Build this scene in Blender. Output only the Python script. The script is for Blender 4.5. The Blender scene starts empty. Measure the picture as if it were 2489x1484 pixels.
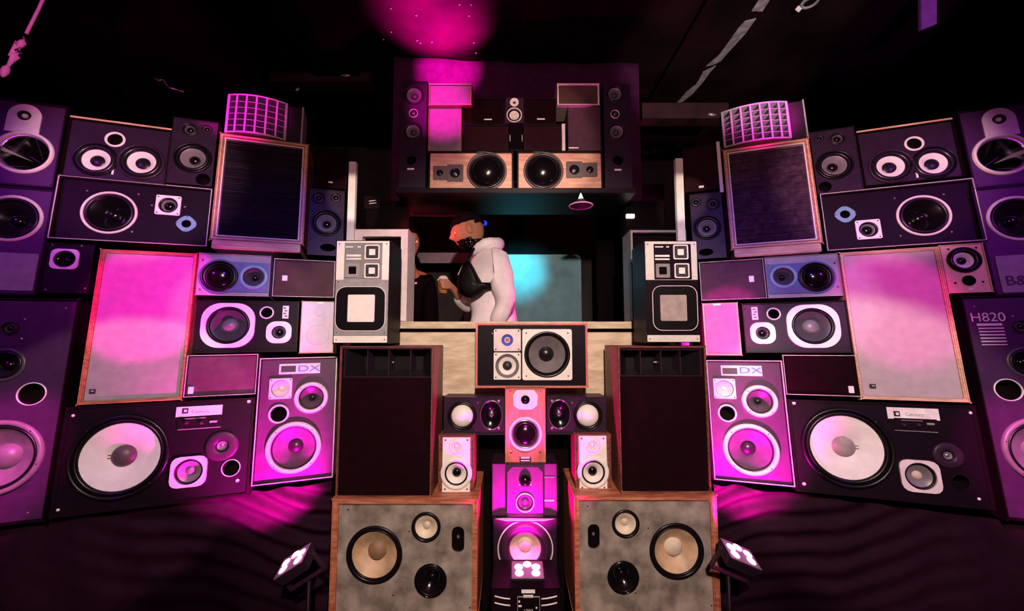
import bpy, bmesh, math, random
from mathutils import Vector, Matrix
from mathutils.geometry import delaunay_2d_cdt
random.seed(7)
SC = bpy.context.scene
COL = SC.collection
# ---------------------------------------------------------------- camera, world, lights
W, H = 2489, 1484
F = 950.0; CX, CY = W/2, H/2
PIT = math.radians(4.5); EYE = 1.62
cd = bpy.data.cameras.new('camera'); cam = bpy.data.objects.new('camera', cd); COL.objects.link(cam)
cd.sensor_width = 36; cd.lens = F/W*36; cd.clip_start = .02
cam.location = (0, 0, EYE); cam.rotation_euler = (math.pi/2+PIT, 0, 0)
SC.camera = cam
SC.view_settings.view_transform = 'Standard'; SC.view_settings.look = 'None'
SC.view_settings.exposure = 0.15; SC.view_settings.gamma = 1; SC.view_settings.use_curve_mapping = False
wd = bpy.data.worlds.new('World'); SC.world = wd; wd.use_nodes = True
wd.node_tree.nodes['Background'].inputs[0].default_value = (.05, .0015, .006, 1)
wd.node_tree.nodes['Background'].inputs[1].default_value = 1.0

def ray(px, py):
    x = (px-CX)/F; u = -(py-CY)/F
    return Vector((x, math.cos(PIT)-u*math.sin(PIT), math.sin(PIT)+u*math.cos(PIT)))
EYEV = Vector((0, 0, EYE))
def at(px, py, Y):
    d = ray(px, py); return EYEV+d*(Y/d.y)

def spot(name, loc, tgt, power, col, deg, blend=.5, r=.03):
    l = bpy.data.lights.new(name, 'SPOT'); l.energy = power; l.color = col
    l.spot_size = math.radians(deg); l.spot_blend = blend; l.shadow_soft_size = r
    o = bpy.data.objects.new(name, l); COL.objects.link(o); o.location = loc
    o.rotation_euler = (Vector(tgt)-Vector(loc)).to_track_quat('-Z', 'Y').to_euler()
    return o
MAG = (1, .0, .55); PUR = (.55, .02, 1); BLU = (.08, .04, 1); WARM = (1, .80, .68)
# projector and stage wash behind the viewer; spots noted as added are fill
WROSE = (1, .52, .58)
spot('projector_light', (.25, -.9, 2.9), (.0, 2.2, 1.40), 84, WROSE, 100, .5, .05)
spot('warm_centre_light', (.1, -.6, 2.5), at(1260, 900, 1.9), 260, WARM, 58, .5, .04)  # projector light split over added warm heads, centre, left and right
spot('warm_left_light', (-.5, -.3, 2.6), at(290, 1080, 1.75), 150, WARM, 23, .2, .02)
spot('warm_right_light', (.5, -.3, 2.6), at(2120, 1040, 1.75), 215, WARM, 28, .35, .02)
spot('rose_fill_left', (-.4, -.2, 2.7), at(610, 770, 2.0), 80, (1, .72, .72), 16, .5, .02)  # added fill for the middle rows, one on each side
spot('rose_fill_right', (.4, -.2, 2.7), at(1940, 740, 2.0), 60, (1, .72, .72), 16, .5, .02)
spot('rose_fill_upper_left', (-.7, -.2, 2.4), at(350, 430, 1.9), 210, (1, .56, .68), 24, .6, .02)  # added fills that lift the whites of the upper wings
spot('rose_fill_upper_right', (.7, -.2, 2.4), at(2130, 430, 1.9), 210, (1, .56, .68), 24, .6, .02)
spot('purple_wash_light_left', (-2.5, -.3, 3.2), (-2.1, 1.6, 1.7), 75, PUR, 52, .9, .12)
spot('purple_wash_light_right', (2.5, -.3, 3.2), (2.1, 1.6, 1.7), 75, PUR, 52, .9, .12)
spot('blue_wash_light_left', (-.2, .2, 3.3), at(640, 610, 2.0), 110, BLU, 24, .9, .06)
spot('blue_wash_light_right', (.2, .2, 3.3), at(1850, 610, 2.0), 110, BLU, 24, .9, .06)
spot('magenta_beam_top_shelf', (-.9, .2, 3.35), at(1070, 255, 2.2), 480, MAG, 12, .9, .02)
spot('magenta_beam_left_grille', (-.3, -.2, 3.3), at(372, 715, 1.8), 760, MAG, 11, .25, .02)
spot('magenta_beam_right_grille', (.3, -.2, 3.3), at(2170, 740, 1.8), 300, MAG, 11, .5, .02)
spot('magenta_beam_left_horn', (-1.7, .2, 3.3), at(610, 290, 2.1), 430, MAG, 14, .6, .02)
spot('magenta_beam_right_horn', (1.7, .2, 3.3), at(1850, 300, 2.1), 430, MAG, 11, .6, .02)
spot('magenta_beam_left_tower', (-.6, .1, 3.2), at(-10, 1085, 1.55), 800, MAG, 9.5, .6, .02)
spot('magenta_beam_right_tower', (.6, .1, 3.2), at(2515, 1085, 1.55), 800, MAG, 9.5, .6, .02)
spot('magenta_beam_right_small', (1.5, .0, 3.3), at(1765, 775, 2.0), 800, MAG, 8, .4, .02)
spot('top_shelf_fill_light', (.2, -.3, 2.7), at(1290, 345, 2.2), 140, (1, .66, .52), 20, .5, .02)  # added fill to bring up the oak fronts
spot('backdrop_fill_beam', (-.6, .3, 3.2), at(1090, 165, 2.66), 2600, MAG, 13, .95, .02)  # added beam so the cloth shows a magenta glow
spot('post_fill_light_left', (.0, -.3, 2.3), at(857, 480, 2.13), 230, WARM, 6.5, .5, .01)  # added narrow fills that whiten the posts
spot('post_fill_light_right', (.0, -.3, 2.3), at(1660, 480, 2.13), 230, WARM, 6.5, .5, .01)
spot('strip_fill_light', (1.9, .6, 2.6), at(2262, 25, 2.1), 70, (.7, .1, 1), 16, .5, .02)  # added to turn the hanging strip purple
spot('cherry_fill_beam', (.25, .1, 3.3), at(1277, 1040, 1.9), 900, MAG, 4.6, .5, .01)  # added beams for the cherry speaker and subwoofer, beside the stage light's own
spot('subwoofer_fill_beam', (.0, .3, 3.3), at(1277, 1320, 1.86), 1300, MAG, 4.2, .6, .01)
spot('foil_fill_light', (1.3, .2, 2.2), (1.5, 2.5, 3.6), 190, (1, .74, .78), 34, .5, .03)  # added to brighten the foil on the ceiling
spot('rig_accent_light', (-1.2, .3, 2.2), (-2.0, 1.62, 3.0), 60, (1, .1, .6), 30, .7, .03)

# ---------------------------------------------------------------- materials
MATS = {}
def mat(name, col, rough=.5, metal=0., var=.12, scale=25., bump=0., bscale=300., kind='noise', col2=None, spec=.5, emit=None, es=0, stretch=(1, 1, 1), contrast=(.35, .65), coat=0.):
    m = bpy.data.materials.new(name); m.use_nodes = True
    nt = m.node_tree; b = nt.nodes['Principled BSDF']
    b.inputs['Roughness'].default_value = rough; b.inputs['Metallic'].default_value = metal
    b.inputs['Specular IOR Level'].default_value = spec
    b.inputs['Coat Weight'].default_value = coat; b.inputs['Coat Roughness'].default_value = .15
    tc = nt.nodes.new('ShaderNodeTexCoord'); mp = nt.nodes.new('ShaderNodeMapping')
    nt.links.new(tc.outputs['Object'], mp.inputs[0]); mp.inputs['Scale'].default_value = stretch
    n = nt.nodes.new('ShaderNodeTexNoise'); n.inputs['Scale'].default_value = scale; n.inputs['Detail'].default_value = 5
    nt.links.new(mp.outputs[0], n.inputs['Vector'])
    r = nt.nodes.new('ShaderNodeValToRGB'); r.color_ramp.elements[0].position = contrast[0]; r.color_ramp.elements[1].position = contrast[1]
    c2 = col2 or tuple(min(1, c*(1+var)) for c in col)
    c1 = col if col2 else tuple(c*(1-var) for c in col)
    r.color_ramp.elements[0].color = (*c1, 1); r.color_ramp.elements[1].color = (*c2, 1)
    nt.links.new(n.outputs['Fac'], r.inputs[0]); nt.links.new(r.outputs[0], b.inputs['Base Color'])
    if bump:
        bn = nt.nodes.new('ShaderNodeBump'); bn.inputs['Strength'].default_value = bump; bn.inputs['Distance'].default_value = .002
        if kind == 'cloth':
            w1 = nt.nodes.new('ShaderNodeTexVoronoi'); w1.inputs['Scale'].default_value = bscale
            nt.links.new(tc.outputs['Object'], w1.inputs['Vector']); nt.links.new(w1.outputs['Distance'], bn.inputs['Height'])
        else:
            n2 = nt.nodes.new('ShaderNodeTexNoise'); n2.inputs['Scale'].default_value = bscale
            nt.links.new(mp.outputs[0], n2.inputs['Vector']); nt.links.new(n2.outputs['Fac'], bn.inputs['Height'])
        nt.links.new(bn.outputs[0], b.inputs['Normal'])
    if emit:
        b.inputs['Emission Color'].default_value = (*emit, 1); b.inputs['Emission Strength'].default_value = es
    MATS[name] = m
    return m
mat('black', (.008, .002, .005), .45, spec=.15, bump=.15, bscale=220)
mat('charcoal', (.026, .012, .024), .42, spec=.22, bump=.15)
mat('baffle', (.0065, .0015, .0055), .5, spec=.12, bump=.2, bscale=350)
mat('baffle_grey', (.08, .025, .08), .45, bump=.1)
mat('baffle_slate', (.022, .009, .024), .45, spec=.2)
mat('matt_black', (.004, .001, .002), .9, spec=.1)
mat('rubber', (.005, .004, .005), .32, spec=.35)
mat('gloss', (.004, .003, .004), .12, coat=.5)
mat('cone_black', (.010, .008, .010), .28, spec=.4)
mat('cone_grey', (.18, .16, .17), .38)
mat('cone_mid', (.06, .05, .06), .35, spec=.4)
mat('cone_white', (.82, .77, .72), .6, var=.05)
mat('cone_tan', (.50, .34, .20), .55, var=.25, scale=18)
mat('cone_cream', (.66, .56, .42), .55, var=.2, scale=18)
mat('cap_brown', (.24, .14, .08), .6)
mat('cap_plum', (.09, .06, .065), .45)
mat('cap_grey', (.34, .28, .26), .6, var=.2)
mat('silver', (.78, .74, .70), .38, metal=.15, var=.06)
mat('chrome', (.75, .72, .72), .16, metal=.9, var=.04)
mat('white', (.84, .79, .74), .5, var=.05)
mat('offwhite', (.66, .62, .58), .5, var=.08)
mat('pinkwhite', (.78, .66, .66), .45, var=.08)
mat('lavender', (.72, .64, .74), .7, var=.05, bump=.25, kind='cloth', bscale=420)
mat('grey', (.30, .29, .30), .5)
mat('midgrey', (.22, .21, .22), .5)
mat('trim', (.80, .70, .62), .4, var=.08)
mat('walnut', (.10, .025, .02), .45, col2=(.26, .09, .06), scale=14, stretch=(1, 6, 6), bump=.1, bscale=60)
mat('teak', (.30, .085, .04), .45, col2=(.56, .21, .11), scale=12, stretch=(1, 6, 6), bump=.1, bscale=60)
mat('pale_wood', (.52, .30, .18), .5, col2=(.72, .48, .32), scale=12, stretch=(1, 8, 8), bump=.08, bscale=60)
mat('cherry', (.50, .13, .10), .4, col2=(.66, .22, .15), scale=12, stretch=(8, 8, 1))
mat('oak_baffle', (.55, .25, .17), .5, col2=(.74, .42, .30), scale=9, stretch=(1, 4, 7))
mat('beech', (.62, .40, .22), .5, col2=(.70, .48, .29), scale=14, stretch=(6, 6, 1))
mat('plywood', (.50, .38, .24), .6, col2=(.74, .62, .45), scale=8, stretch=(1.2, 5, 5), bump=.15, bscale=70)
mat('concrete', (.12, .095, .078), .8, col2=(.37, .32, .265), scale=12, bump=.35, bscale=45, contrast=(.32, .68))
mat('grille_pale', (.31, .29, .28), .85, var=.08, bump=.35, kind='cloth', bscale=500)
mat('grille_rose', (.46, .38, .38), .85, var=.06, bump=.35, kind='cloth', bscale=500)
mat('grille_brown', (.085, .036, .034), .85, var=.25, scale=7, bump=.35, kind='cloth', bscale=500)
mat('grille_plum', (.075, .025, .05), .85, var=.15, bump=.35, kind='cloth', bscale=500)
mat('grille_black', (.009, .0012, .003), .85, spec=.06, var=.2, bump=.35, kind='cloth', bscale=500)
mat('grille_wine', (.022, .004, .008), .8, spec=.1, var=.2, bump=.35, kind='cloth', bscale=500)
mat('grille_mauve', (.30, .22, .27), .85, var=.1, bump=.35, kind='cloth', bscale=500)
mat('flute', (.010, .006, .013), .26, spec=.5, var=.2)
mat('flute_lit', (.075, .035, .065), .3, spec=.6, var=.4, scale=40)  # brighter copy of flute; reflections on the right ridges are in the colour
mat('moulded_blue_lit', (.07, .10, .26), .4, var=.2, scale=14)  # blue light on the plastic is put into this colour
mat('teal_ring', (.16, .34, .42), .4)
mat('blue_ring', (.08, .10, .55), .4)
mat('horn_metal', (.42, .40, .42), .4, metal=.3)
mat('curtain', (.015, .003, .010), .75, spec=.08, var=.15, bump=.2, kind='cloth', bscale=400)
mat('backcloth', (.06, .012, .05), .8, spec=.05, var=.15, bump=.2, kind='cloth', bscale=400)
mat('baffle_dx', (.05, .012, .05), .45, spec=.3)
mat('baffle_purple_lit', (.045, .014, .052), .45, spec=.3)  # purple wash on the towers is put into the baffle colour
mat('par_face', (.22, .16, .22), .5)
mat('ceiling_dark', (.011, .004, .005), .9, spec=.05, var=.5, scale=3, bump=.4, bscale=12)
mat('wall_dark', (.03, .022, .024), .9, var=.3, scale=4, bump=.3, bscale=20)
mat('floor_dark', (.02, .018, .018), .6, var=.3)
mat('foil', (.62, .58, .58), .35, metal=.5, var=.3, scale=30, bump=.6, bscale=40)
mat('skin', (.36, .15, .09), .55, var=.12, scale=20)
mat('hair', (.006, .002, .002), .8, spec=.1, bump=.8, bscale=250)
mat('beanie', (.008, .002, .004), .9, spec=.05, bump=.6, kind='cloth', bscale=260)
mat('hoodie', (.80, .70, .74), .85, var=.05, bump=.3, kind='cloth', bscale=300)
mat('denim_grey', (.30, .31, .36), .85)
mat('black_cloth', (.004, .0015, .0025), .85, spec=.05, bump=.3, kind='cloth', bscale=300)
mat('nylon', (.003, .0012, .002), .5, spec=.15, bump=.3, bscale=120)
mat('glass_drink', (.40, .14, .04), .15, var=.3, coat=.5)
mat('teal_lit_panel', (.08, .22, .25), .6, var=.15, scale=9)  # teal light is also put into the panel colour
mat('lamp_lens', (.9, .8, .9), .3, emit=(1, .2, .75), es=9)
mat('lamp_white', (.9, .85, .8), .4, emit=(1, .92, .8), es=2.2)
mat('led_blue', (.05, .1, .8), .4, emit=(.02, .06, 1), es=.8)
mat('print_dark', (.02, .015, .02), .5)
mat('print_white', (.85, .8, .76), .5)
mat('print_grey', (.42, .38, .36), .5)
mat('dark_beam', (.028, .006, .008), .6, var=.4, scale=9)
mat('lip_teeth', (.8, .74, .7), .4)

# ---------------------------------------------------------------- mesh helpers
def mobj(name, verts, faces, m, parent=None, smooth=False, loc=None, bevel=0, fix=True):
    me = bpy.data.meshes.new(name); me.from_pydata([tuple(v) for v in verts], [], faces)
    if fix or bevel:
        bm = bmesh.new(); bm.from_mesh(me)
        if bevel:
            es = [e for e in bm.edges if len(e.link_faces) == 2 and e.calc_face_angle(0) > .6]
            bmesh.ops.bevel(bm, geom=es, offset=bevel, segments=2, affect='EDGES', clamp_overlap=True)
        if fix: bmesh.ops.recalc_face_normals(bm, faces=bm.faces)
        bm.to_mesh(me); bm.free()
    if smooth: me.polygons.foreach_set('use_smooth', [True]*len(me.polygons))
    me.materials.append(MATS[m])
    o = bpy.data.objects.new(name, me); COL.objects.link(o)
    if parent: o.parent = parent
    if loc is not None: o.location = loc
    return o
def box(name, x0, x1, y0, y1, z0, z1, m, parent=None, bevel=0):
    v = [(x, y, z) for z in (z0, z1) for y in (y0, y1) for x in (x0, x1)]
    f = [(0, 1, 5, 4), (2, 6, 7, 3), (0, 4, 6, 2), (1, 3, 7, 5), (4, 5, 7, 6), (0, 2, 3, 1)]
    return mobj(name, v, f, m, parent, bevel=bevel)
def lathe_vf(prof, seg=44):
    v = []; f = []; rings = []
    for r, y in prof:
        if r < 1e-6: rings.append([len(v)]); v.append((0, y, 0))
        else:
            rings.append(list(range(len(v), len(v)+seg)))
            v += [(r*math.cos(2*math.pi*i/seg), y, r*math.sin(2*math.pi*i/seg)) for i in range(seg)]
    for a, b in zip(rings, rings[1:]):
        for i in range(seg):
            j = (i+1) % seg
            if len(a) == 1 and len(b) == 1: continue
            if len(a) == 1: f.append((a[0], b[i], b[j]))
            elif len(b) == 1: f.append((a[i], b[0], a[j]))
            else: f.append((a[i], b[i], b[j], a[j]))
    return v, f
def lathe(name, prof, m, parent=None, loc=None, seg=44, scale=(1, 1)):
    v, f = lathe_vf(prof, seg)
    v = [(x*scale[0], y, z*scale[1]) for x, y, z in v]
    return mobj(name, v, f, m, parent, smooth=True, loc=loc)
def inpoly(p, poly):
    c = False; x, y = p; n = len(poly)
    for i in range(n):
        x1, y1 = poly[i]; x2, y2 = poly[i-1]
        if (y1 > y) != (y2 > y) and x < (x2-x1)*(y-y1)/(y2-y1)+x1: c = not c
    return c
def circ(x, z, r, n=40, sx=1, sz=1):
    return [(x+sx*r*math.cos(2*math.pi*i/n), z+sz*r*math.sin(2*math.pi*i/n)) for i in range(n)]
def rrect(x0, x1, z0, z1, r=0., n=5):
    if r <= 0: return [(x0, z0), (x1, z0), (x1, z1), (x0, z1)]
    p = []
    for cx, cz, a in ((x1-r, z0+r, -90), (x1-r, z1-r, 0), (x0+r, z1-r, 90), (x0+r, z0+r, 180)):
        for i in range(n+1):
            t = math.radians(a+90*i/n); p.append((cx+r*math.cos(t), cz+r*math.sin(t)))
    return p
def plate(name, outline, holes, y0, y1, m, parent=None, loc=None, smooth=False):
    """a flat board in the x-z plane between y0 (front) and y1 (back) with real openings"""
    vs = []; es = []
    for poly in [outline]+list(holes):
        b = len(vs); n = len(poly); vs += [Vector(p) for p in poly]; es += [(b+i, b+(i+1) % n) for i in range(n)]
    r = delaunay_2d_cdt(vs, es, [], 0, 1e-6)
    pv, pf = r[0], r[2]
    keep = []
    for t in pf:
        c = (sum(pv[i][0] for i in t)/len(t), sum(pv[i][1] for i in t)/len(t))
        if inpoly(c, outline) and not any(inpoly(c, h) for h in holes): keep.append(tuple(t))
    n = len(pv)
    v = [(p[0], y0, p[1]) for p in pv]+[(p[0], y1, p[1]) for p in pv]
    cnt = {}
    for t in keep:
        for i in range(len(t)):
            e = (t[i], t[(i+1) % len(t)]); k = tuple(sorted(e)); cnt.setdefault(k, []).append(e)
    f = list(keep)+[tuple(i+n for i in reversed(t)) for t in keep]
    for k, l in cnt.items():
        if len(l) == 1: a, b = l[0]; f.append((b, a, a+n, b+n))
    return mobj(name, v, f, m, parent, loc=loc)
def tube(name, pts, r, m, parent=None, n=10, radii=None):
    pts = [Vector(p) for p in pts]; v = []; f = []
    up = Vector((0, 0, 1))
    for i, p in enumerate(pts):
        d = (pts[min(i+1, len(pts)-1)]-pts[max(i-1, 0)]).normalized()
        a = d.cross(up if abs(d.z) < .95 else Vector((1, 0, 0))).normalized(); b = d.cross(a)
        rr = radii[i] if radii else r
        v += [p+(a*math.cos(2*math.pi*k/n)+b*math.sin(2*math.pi*k/n))*rr for k in range(n)]
    for i in range(len(pts)-1):
        for k in range(n): f.append((i*n+k, i*n+(k+1) % n, (i+1)*n+(k+1) % n, (i+1)*n+k))
    f.append(tuple(range(n-1, -1, -1))); f.append(tuple(range((len(pts)-1)*n, len(pts)*n)))
    return mobj(name, v, f, m, parent, smooth=True)
def tag(o, label, cat, group=None, kind=None):
    o['label'] = label
    if cat: o['category'] = cat
    if group: o['group'] = group
    if kind: o['kind'] = kind
    return o
def empty(name, mw, label, cat, group=None):
    o = bpy.data.objects.new(name, None); COL.objects.link(o); o.matrix_world = mw; o.empty_display_size = .05
    return tag(o, label, cat, group)

# ---------------------------------------------------------------- planes and speakers
class Plane:
    def __init__(s, O, U, B, V): s.O, s.U, s.B, s.V = Vector(O), Vector(U), Vector(B), Vector(V)
    def uv(s, px, py):
        d = ray(px, py); t = (s.O-EYEV).dot(s.B)/d.dot(s.B); q = EYEV+d*t-s.O
        return q.dot(s.U), q.dot(s.V)
    def back(s, d): return Plane(s.O+s.B*d, s.U, s.B, s.V)
def front(Y): return Plane((0, Y, 0), (1, 0, 0), (0, 1, 0), (0, 0, 1))
def wing(yaw, pit, rol, px, py, Y):
    a, b, c = (math.radians(t) for t in (yaw, pit, rol))
    R = Matrix.Rotation(a, 3, 'Y') @ Matrix.Rotation(b, 3, 'X') @ Matrix.Rotation(c, 3, 'Z')
    def w(v):
        x, y, z = v; u = -y
        return Vector((x, z*math.cos(PIT)-u*math.sin(PIT), z*math.sin(PIT)+u*math.cos(PIT)))
    return Plane(at(px, py, Y), w(R.col[0]), w(R.col[2]), -w(R.col[1]))
LW = wing(-18.98, -10.92, .94, 815, 865, 2.03)
RW = wing(18.87, -11.80, -2.08, 1715, 870, 2.03)

class Sp:
    def __init__(s, name, label, plane, quad, cat='speaker', group=None):
        q = [plane.uv(*p) for p in quad]
        s.pl = plane
        x0 = (q[0][0]+q[3][0])/2; x1 = (q[1][0]+q[2][0])/2; z1 = (q[0][1]+q[1][1])/2; z0 = (q[2][1]+q[3][1])/2
        s.u0, s.v0 = (x0+x1)/2, z0; s.w, s.h = x1-x0, z1-z0
        o = plane.O+plane.U*s.u0+plane.V*s.v0
        mw = Matrix((plane.U, plane.B, plane.V)).transposed().to_4x4(); mw.translation = o
        s.e = empty(name, mw, label, cat, group); s.holes = []; s.by = 0.
    def lp(s, px, py): u, v = s.pl.uv(px, py); return u-s.u0, v-s.v0
    def rad(s, px, py, rx):
        a = s.lp(px-1, py); b = s.lp(px+1, py); c = s.lp(px, py-1); d = s.lp(px, py+1)
        J = Matrix((((b[0]-a[0])/2, (d[0]-c[0])/2), ((b[1]-a[1])/2, (d[1]-c[1])/2))).inverted()
        return rx/math.hypot(J[0][0], J[0][1])
    def rect(s, px, py, wx, wy):
        x, z = s.lp(px, py); a = abs(s.lp(px+wx/2, py)[0]-s.lp(px-wx/2, py)[0])/2; b = abs(s.lp(px, py-wy/2)[1]-s.lp(px, py+wy/2)[1])/2
        return x, z, a, b
    # cabinet shell, open at the front
    def cab(s, depth=.22, rim=.008, recess=.008, m='black', name='cabinet', bev=.0025):
        w, h = s.w/2, s.h; r = rim
        O = [(-w, 0), (w, 0), (w, h), (-w, h)]; I = [(-w+r, r), (w-r, r), (w-r, h-r), (-w+r, h-r)]
        v = [(x, 0, z) for x, z in O]+[(x, depth, z) for x, z in O]+[(x, 0, z) for x, z in I]+[(x, depth-.01, z) for x, z in I]
        f = [(4, 5, 6, 7), (12, 13, 14, 15)]
        for i in range(4):
            j = (i+1) % 4
            f += [(i, j, j+4, i+4), (i, j, j+8, i+8), (i+8, j+8, j+12, i+12)]
        s.by = recess; s.rim = rim; s.depth = depth
        return mobj(name, v, f, m, s.e, bevel=bev)
    def trim(s, wd=.004, m='trim', proud=.0025, name='edge_glow_trim'):  # the pale version stands in for white edge glow on the boxes
        w, h = s.w/2, s.h
        return plate(name, rrect(-w, w, 0, h), [rrect(-w+wd, w-wd, wd, h-wd)], -proud, .004, m, s.e)
    def baffle(s, m='baffle', name='baffle', t=.012):
        w, h, r = s.w/2, s.h, s.rim
        lim = lambda poly: [(min(max(x, -w+r+.001), w-r-.001), min(max(z, r+.001), h-r-.001)) for x, z in poly]
        return plate(name, rrect(-w+r, w-r, r, h-r), [lim(p) for p in s.holes], s.by, s.by+t, m, s.e)
    def grille(s, m, inset=None, y=None, name='grille', parent=None):
        w, h = s.w/2, s.h; r = (s.rim if inset is None else inset)
        y = s.by if y is None else y
        return box(name, -w+r, w-r, y, y+.015, r, h-r, m, s.e, bevel=.003)
    def pl_(s, name, px, py, wx, wy, m, t=.003, y=None, r=0, parent=None, holes=()):
        x, z, a, b = s.rect(px, py, wx, wy); y = s.by if y is None else y
        return plate(name, rrect(x-a, x+a, z-b, z+b, r*min(a, b)), holes, y-t, y+.001, m, parent or s.e)
    def screw(s, px, py, rp=4, m='chrome', y=None, parent=None):
        x, z = s.lp(px, py); r = s.rad(px, py, rp); y = s.by if y is None else y
        return lathe('screw', [(0, -r*.5), (r*.6, -r*.45), (r, -.0), (r, .002)], m, s.e, (x, y, z), seg=10)
    def text(s, t, px, py, hpx, m, y=None, rot=0, squeeze=1., name='lettering'):
        x, z = s.lp(px, py); hh = abs(s.lp(px, py-hpx/2)[1]-s.lp(px, py+hpx/2)[1])
        cu = bpy.data.curves.new(name, 'FONT'); cu.body = t; cu.size = hh/.72; cu.align_x = 'CENTER'; cu.align_y = 'CENTER'; cu.extrude = .0004
        to = bpy.data.objects.new('tmp', cu); COL.objects.link(to)
        dg = bpy.context.evaluated_depsgraph_get(); me = bpy.data.meshes.new_from_object(to.evaluated_get(dg))
        bpy.data.objects.remove(to); me.materials.clear(); me.materials.append(MATS[m])
        o = bpy.data.objects.new(name, me); COL.objects.link(o); o.parent = s.e
        y = s.by if y is None else y
        o.matrix_local = Matrix.Translation((x, y-.0012, z)) @ Matrix.Rotation(rot, 4, 'Y') @ Matrix.Rotation(math.pi/2, 4, 'X') @ Matrix.Diagonal((squeeze, 1, 1, 1))
        return o
    def drv(s, name, px, py, rx, ring='silver', rin=.84, sur='rubber', rs=.72, cone='cone_black', rcap=.3, cap='gloss', depth=.3,
            capk='dome', proud=.006, shape='round', screws=0, sm='black', aspect=1., s0=45, y=None):
        x, z = s.lp(px, py); R = s.rad(px, py, rx); y = s.by if y is None else y
        a = rin*R; loc = (x, y, z); sc = (1, aspect)
        if shape == 'round':
            o = lathe(name, [(a, .012), (a, -proud*.6), (a+(R-a)*.25, -proud), (a+(R-a)*.75, -proud), (R, -proud*.4), (R, .001)], ring, s.e, loc, scale=sc)
        else:
            if shape == 'square': ol = rrect(-R, R, -R, R, R*.14)
            elif shape == 'octa': ol = rrect(-R, R, -R*.96, R*.96, R*.45, 3)
            elif shape == 'squircle': ol = rrect(-R, R, -R*.98, R*.98, R*.72, 7)
            o = plate(name, ol, [circ(0, 0, a)], -proud, .001, ring, s.e, loc)
        s.holes.append(circ(x, z, a*1.005+.0004, sz=aspect))
        if capk == 'bulge':       # one convex glossy membrane
            b = rs*R
            lathe('surround', [(a, 0), ((a+b)/2, -.10*a), (b, .004)], sur, o, seg=40, scale=sc)
            lathe('cone', [(b, .004), (b*.94, -.10*b), (b*.8, -.24*b), (b*.55, -.38*b), (b*.28, -.45*b), (0, -.47*b)], cone, o, seg=40, scale=sc)
        else:
            b = rs*R; c = rcap*R; D = depth*R
            k = (a-b)*.45
            lathe('surround', [(a, .001), (a-(a-b)*.15, -k*.6), ((a+b)/2, -k), (b+(a-b)*.15, -k*.6), (b, .003)], sur, o, seg=40, scale=sc)
            lathe('cone', [(b, .003), (b*.8+c*.2, D*.25), ((b+c)/2, D*.55), (c*1.02, D), (c*.9, D+.004)], cone, o, seg=40, scale=sc)
            if capk == 'dome': pr = [(c, D), (c*.9, D-.22*c), (c*.65, D-.42*c), (c*.35, D-.54*c), (0, D-.58*c)]
            elif capk == 'inv': pr = [(c, D), (c*.7, D+.25*c), (c*.35, D+.38*c), (0, D+.42*c)]
            elif capk == 'flat': pr = [(c, D-.02*c), (c*.9, D-.08*c), (0, D-.10*c)]
            elif capk == 'phase': pr = [(c, D), (c*.95, D-.5*c), (c*.7, D-1.1*c), (c*.3, D-1.5*c), (0, D-1.6*c)]
            lathe('dust_cap', pr, cap, o, seg=32, scale=sc)
        if screws:
            rr = (R+a)/2 if shape == 'round' else R*1.12
            for i in range(screws):
                t = math.radians(s0+360*i/screws); q = max(.0016, (R-a)*.13)
                lathe('screw', [(0, -q*.6), (q*.7, -q*.5), (q, 0), (q, .001)], sm, o, (rr*math.cos(t), -proud, rr*math.sin(t)*aspect), seg=8)
        return o
    def port(s, px, py, rx, ring='silver', rin=.8, aspect=1., proud=.004, depth=.06, name='port'):
        x, z = s.lp(px, py); R = s.rad(px, py, rx); a = rin*R; sc = (1, aspect)
        o = lathe(name, [(a, .004), (a, -proud*.7), ((R+a)/2, -proud), (R, -proud*.4), (R, .001)], ring, s.e, (x, s.by, z), scale=sc)
        s.holes.append(circ(x, z, a*1.005+.0004, sz=aspect))
        lathe('port_tube', [(a, .003), (a*.97, .01), (a*.95, depth), (0, depth)], 'matt_black', o, seg=32, scale=sc)
        return o
    def label_tick(s, px, py, wx, wy, m='print_white', name='badge', y=None): return s.pl_(name, px, py, wx, wy, m, .002, y=y, r=.2)
# ---------------------------------------------------------------- the room
def struct(o, label): o['kind'] = 'structure'; o['label'] = label; return o
HC = 3.62
struct(box('floor', -4, 4, -3, 4.2, -.1, 0, 'floor_dark'), 'dark floor of the room')
struct(box('ceiling', -4, 4, -3, 4.2, HC, HC+.1, 'ceiling_dark'), 'dark rough ceiling with a magenta pool of light')
struct(box('wall_back', -4, 4, 4.0, 4.2, 0, HC, 'wall_dark'), 'dark wall behind the booth')
struct(box('wall_left', -4.1, -4, -3, 4.2, 0, HC, 'wall_dark'), 'dark wall at the left')
struct(box('wall_right', 4, 4.1, -3, 4.2, 0, HC, 'wall_dark'), 'dark wall at the right')
struct(box('trim_1', 1.15, 1.48, .5, 3.95, HC-.035, HC-.001, 'ceiling_dark'), 'shallow boxed duct along the ceiling, right of the top shelf')
struct(box('trim_2', -1.48, -1.15, .5, 3.95, HC-.035, HC-.001, 'ceiling_dark'), 'shallow boxed duct along the ceiling, left of the top shelf')
struct(box('stage_floor', -1.0, 1.0, 2.34, 3.98, 0, .70, 'floor_dark'), 'raised black stage floor behind the booth')
struct(box('trim_3', -1.84, -1.08, 2.82, 2.94, 3.54, 3.615, 'dark_beam'), 'dark red cross beam left of the top shelf')
struct(box('trim_4', 1.05, 1.75, 3.02, 3.14, 3.37, 3.50, 'dark_beam'), 'dark red cross beam right of the top shelf')

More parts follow.
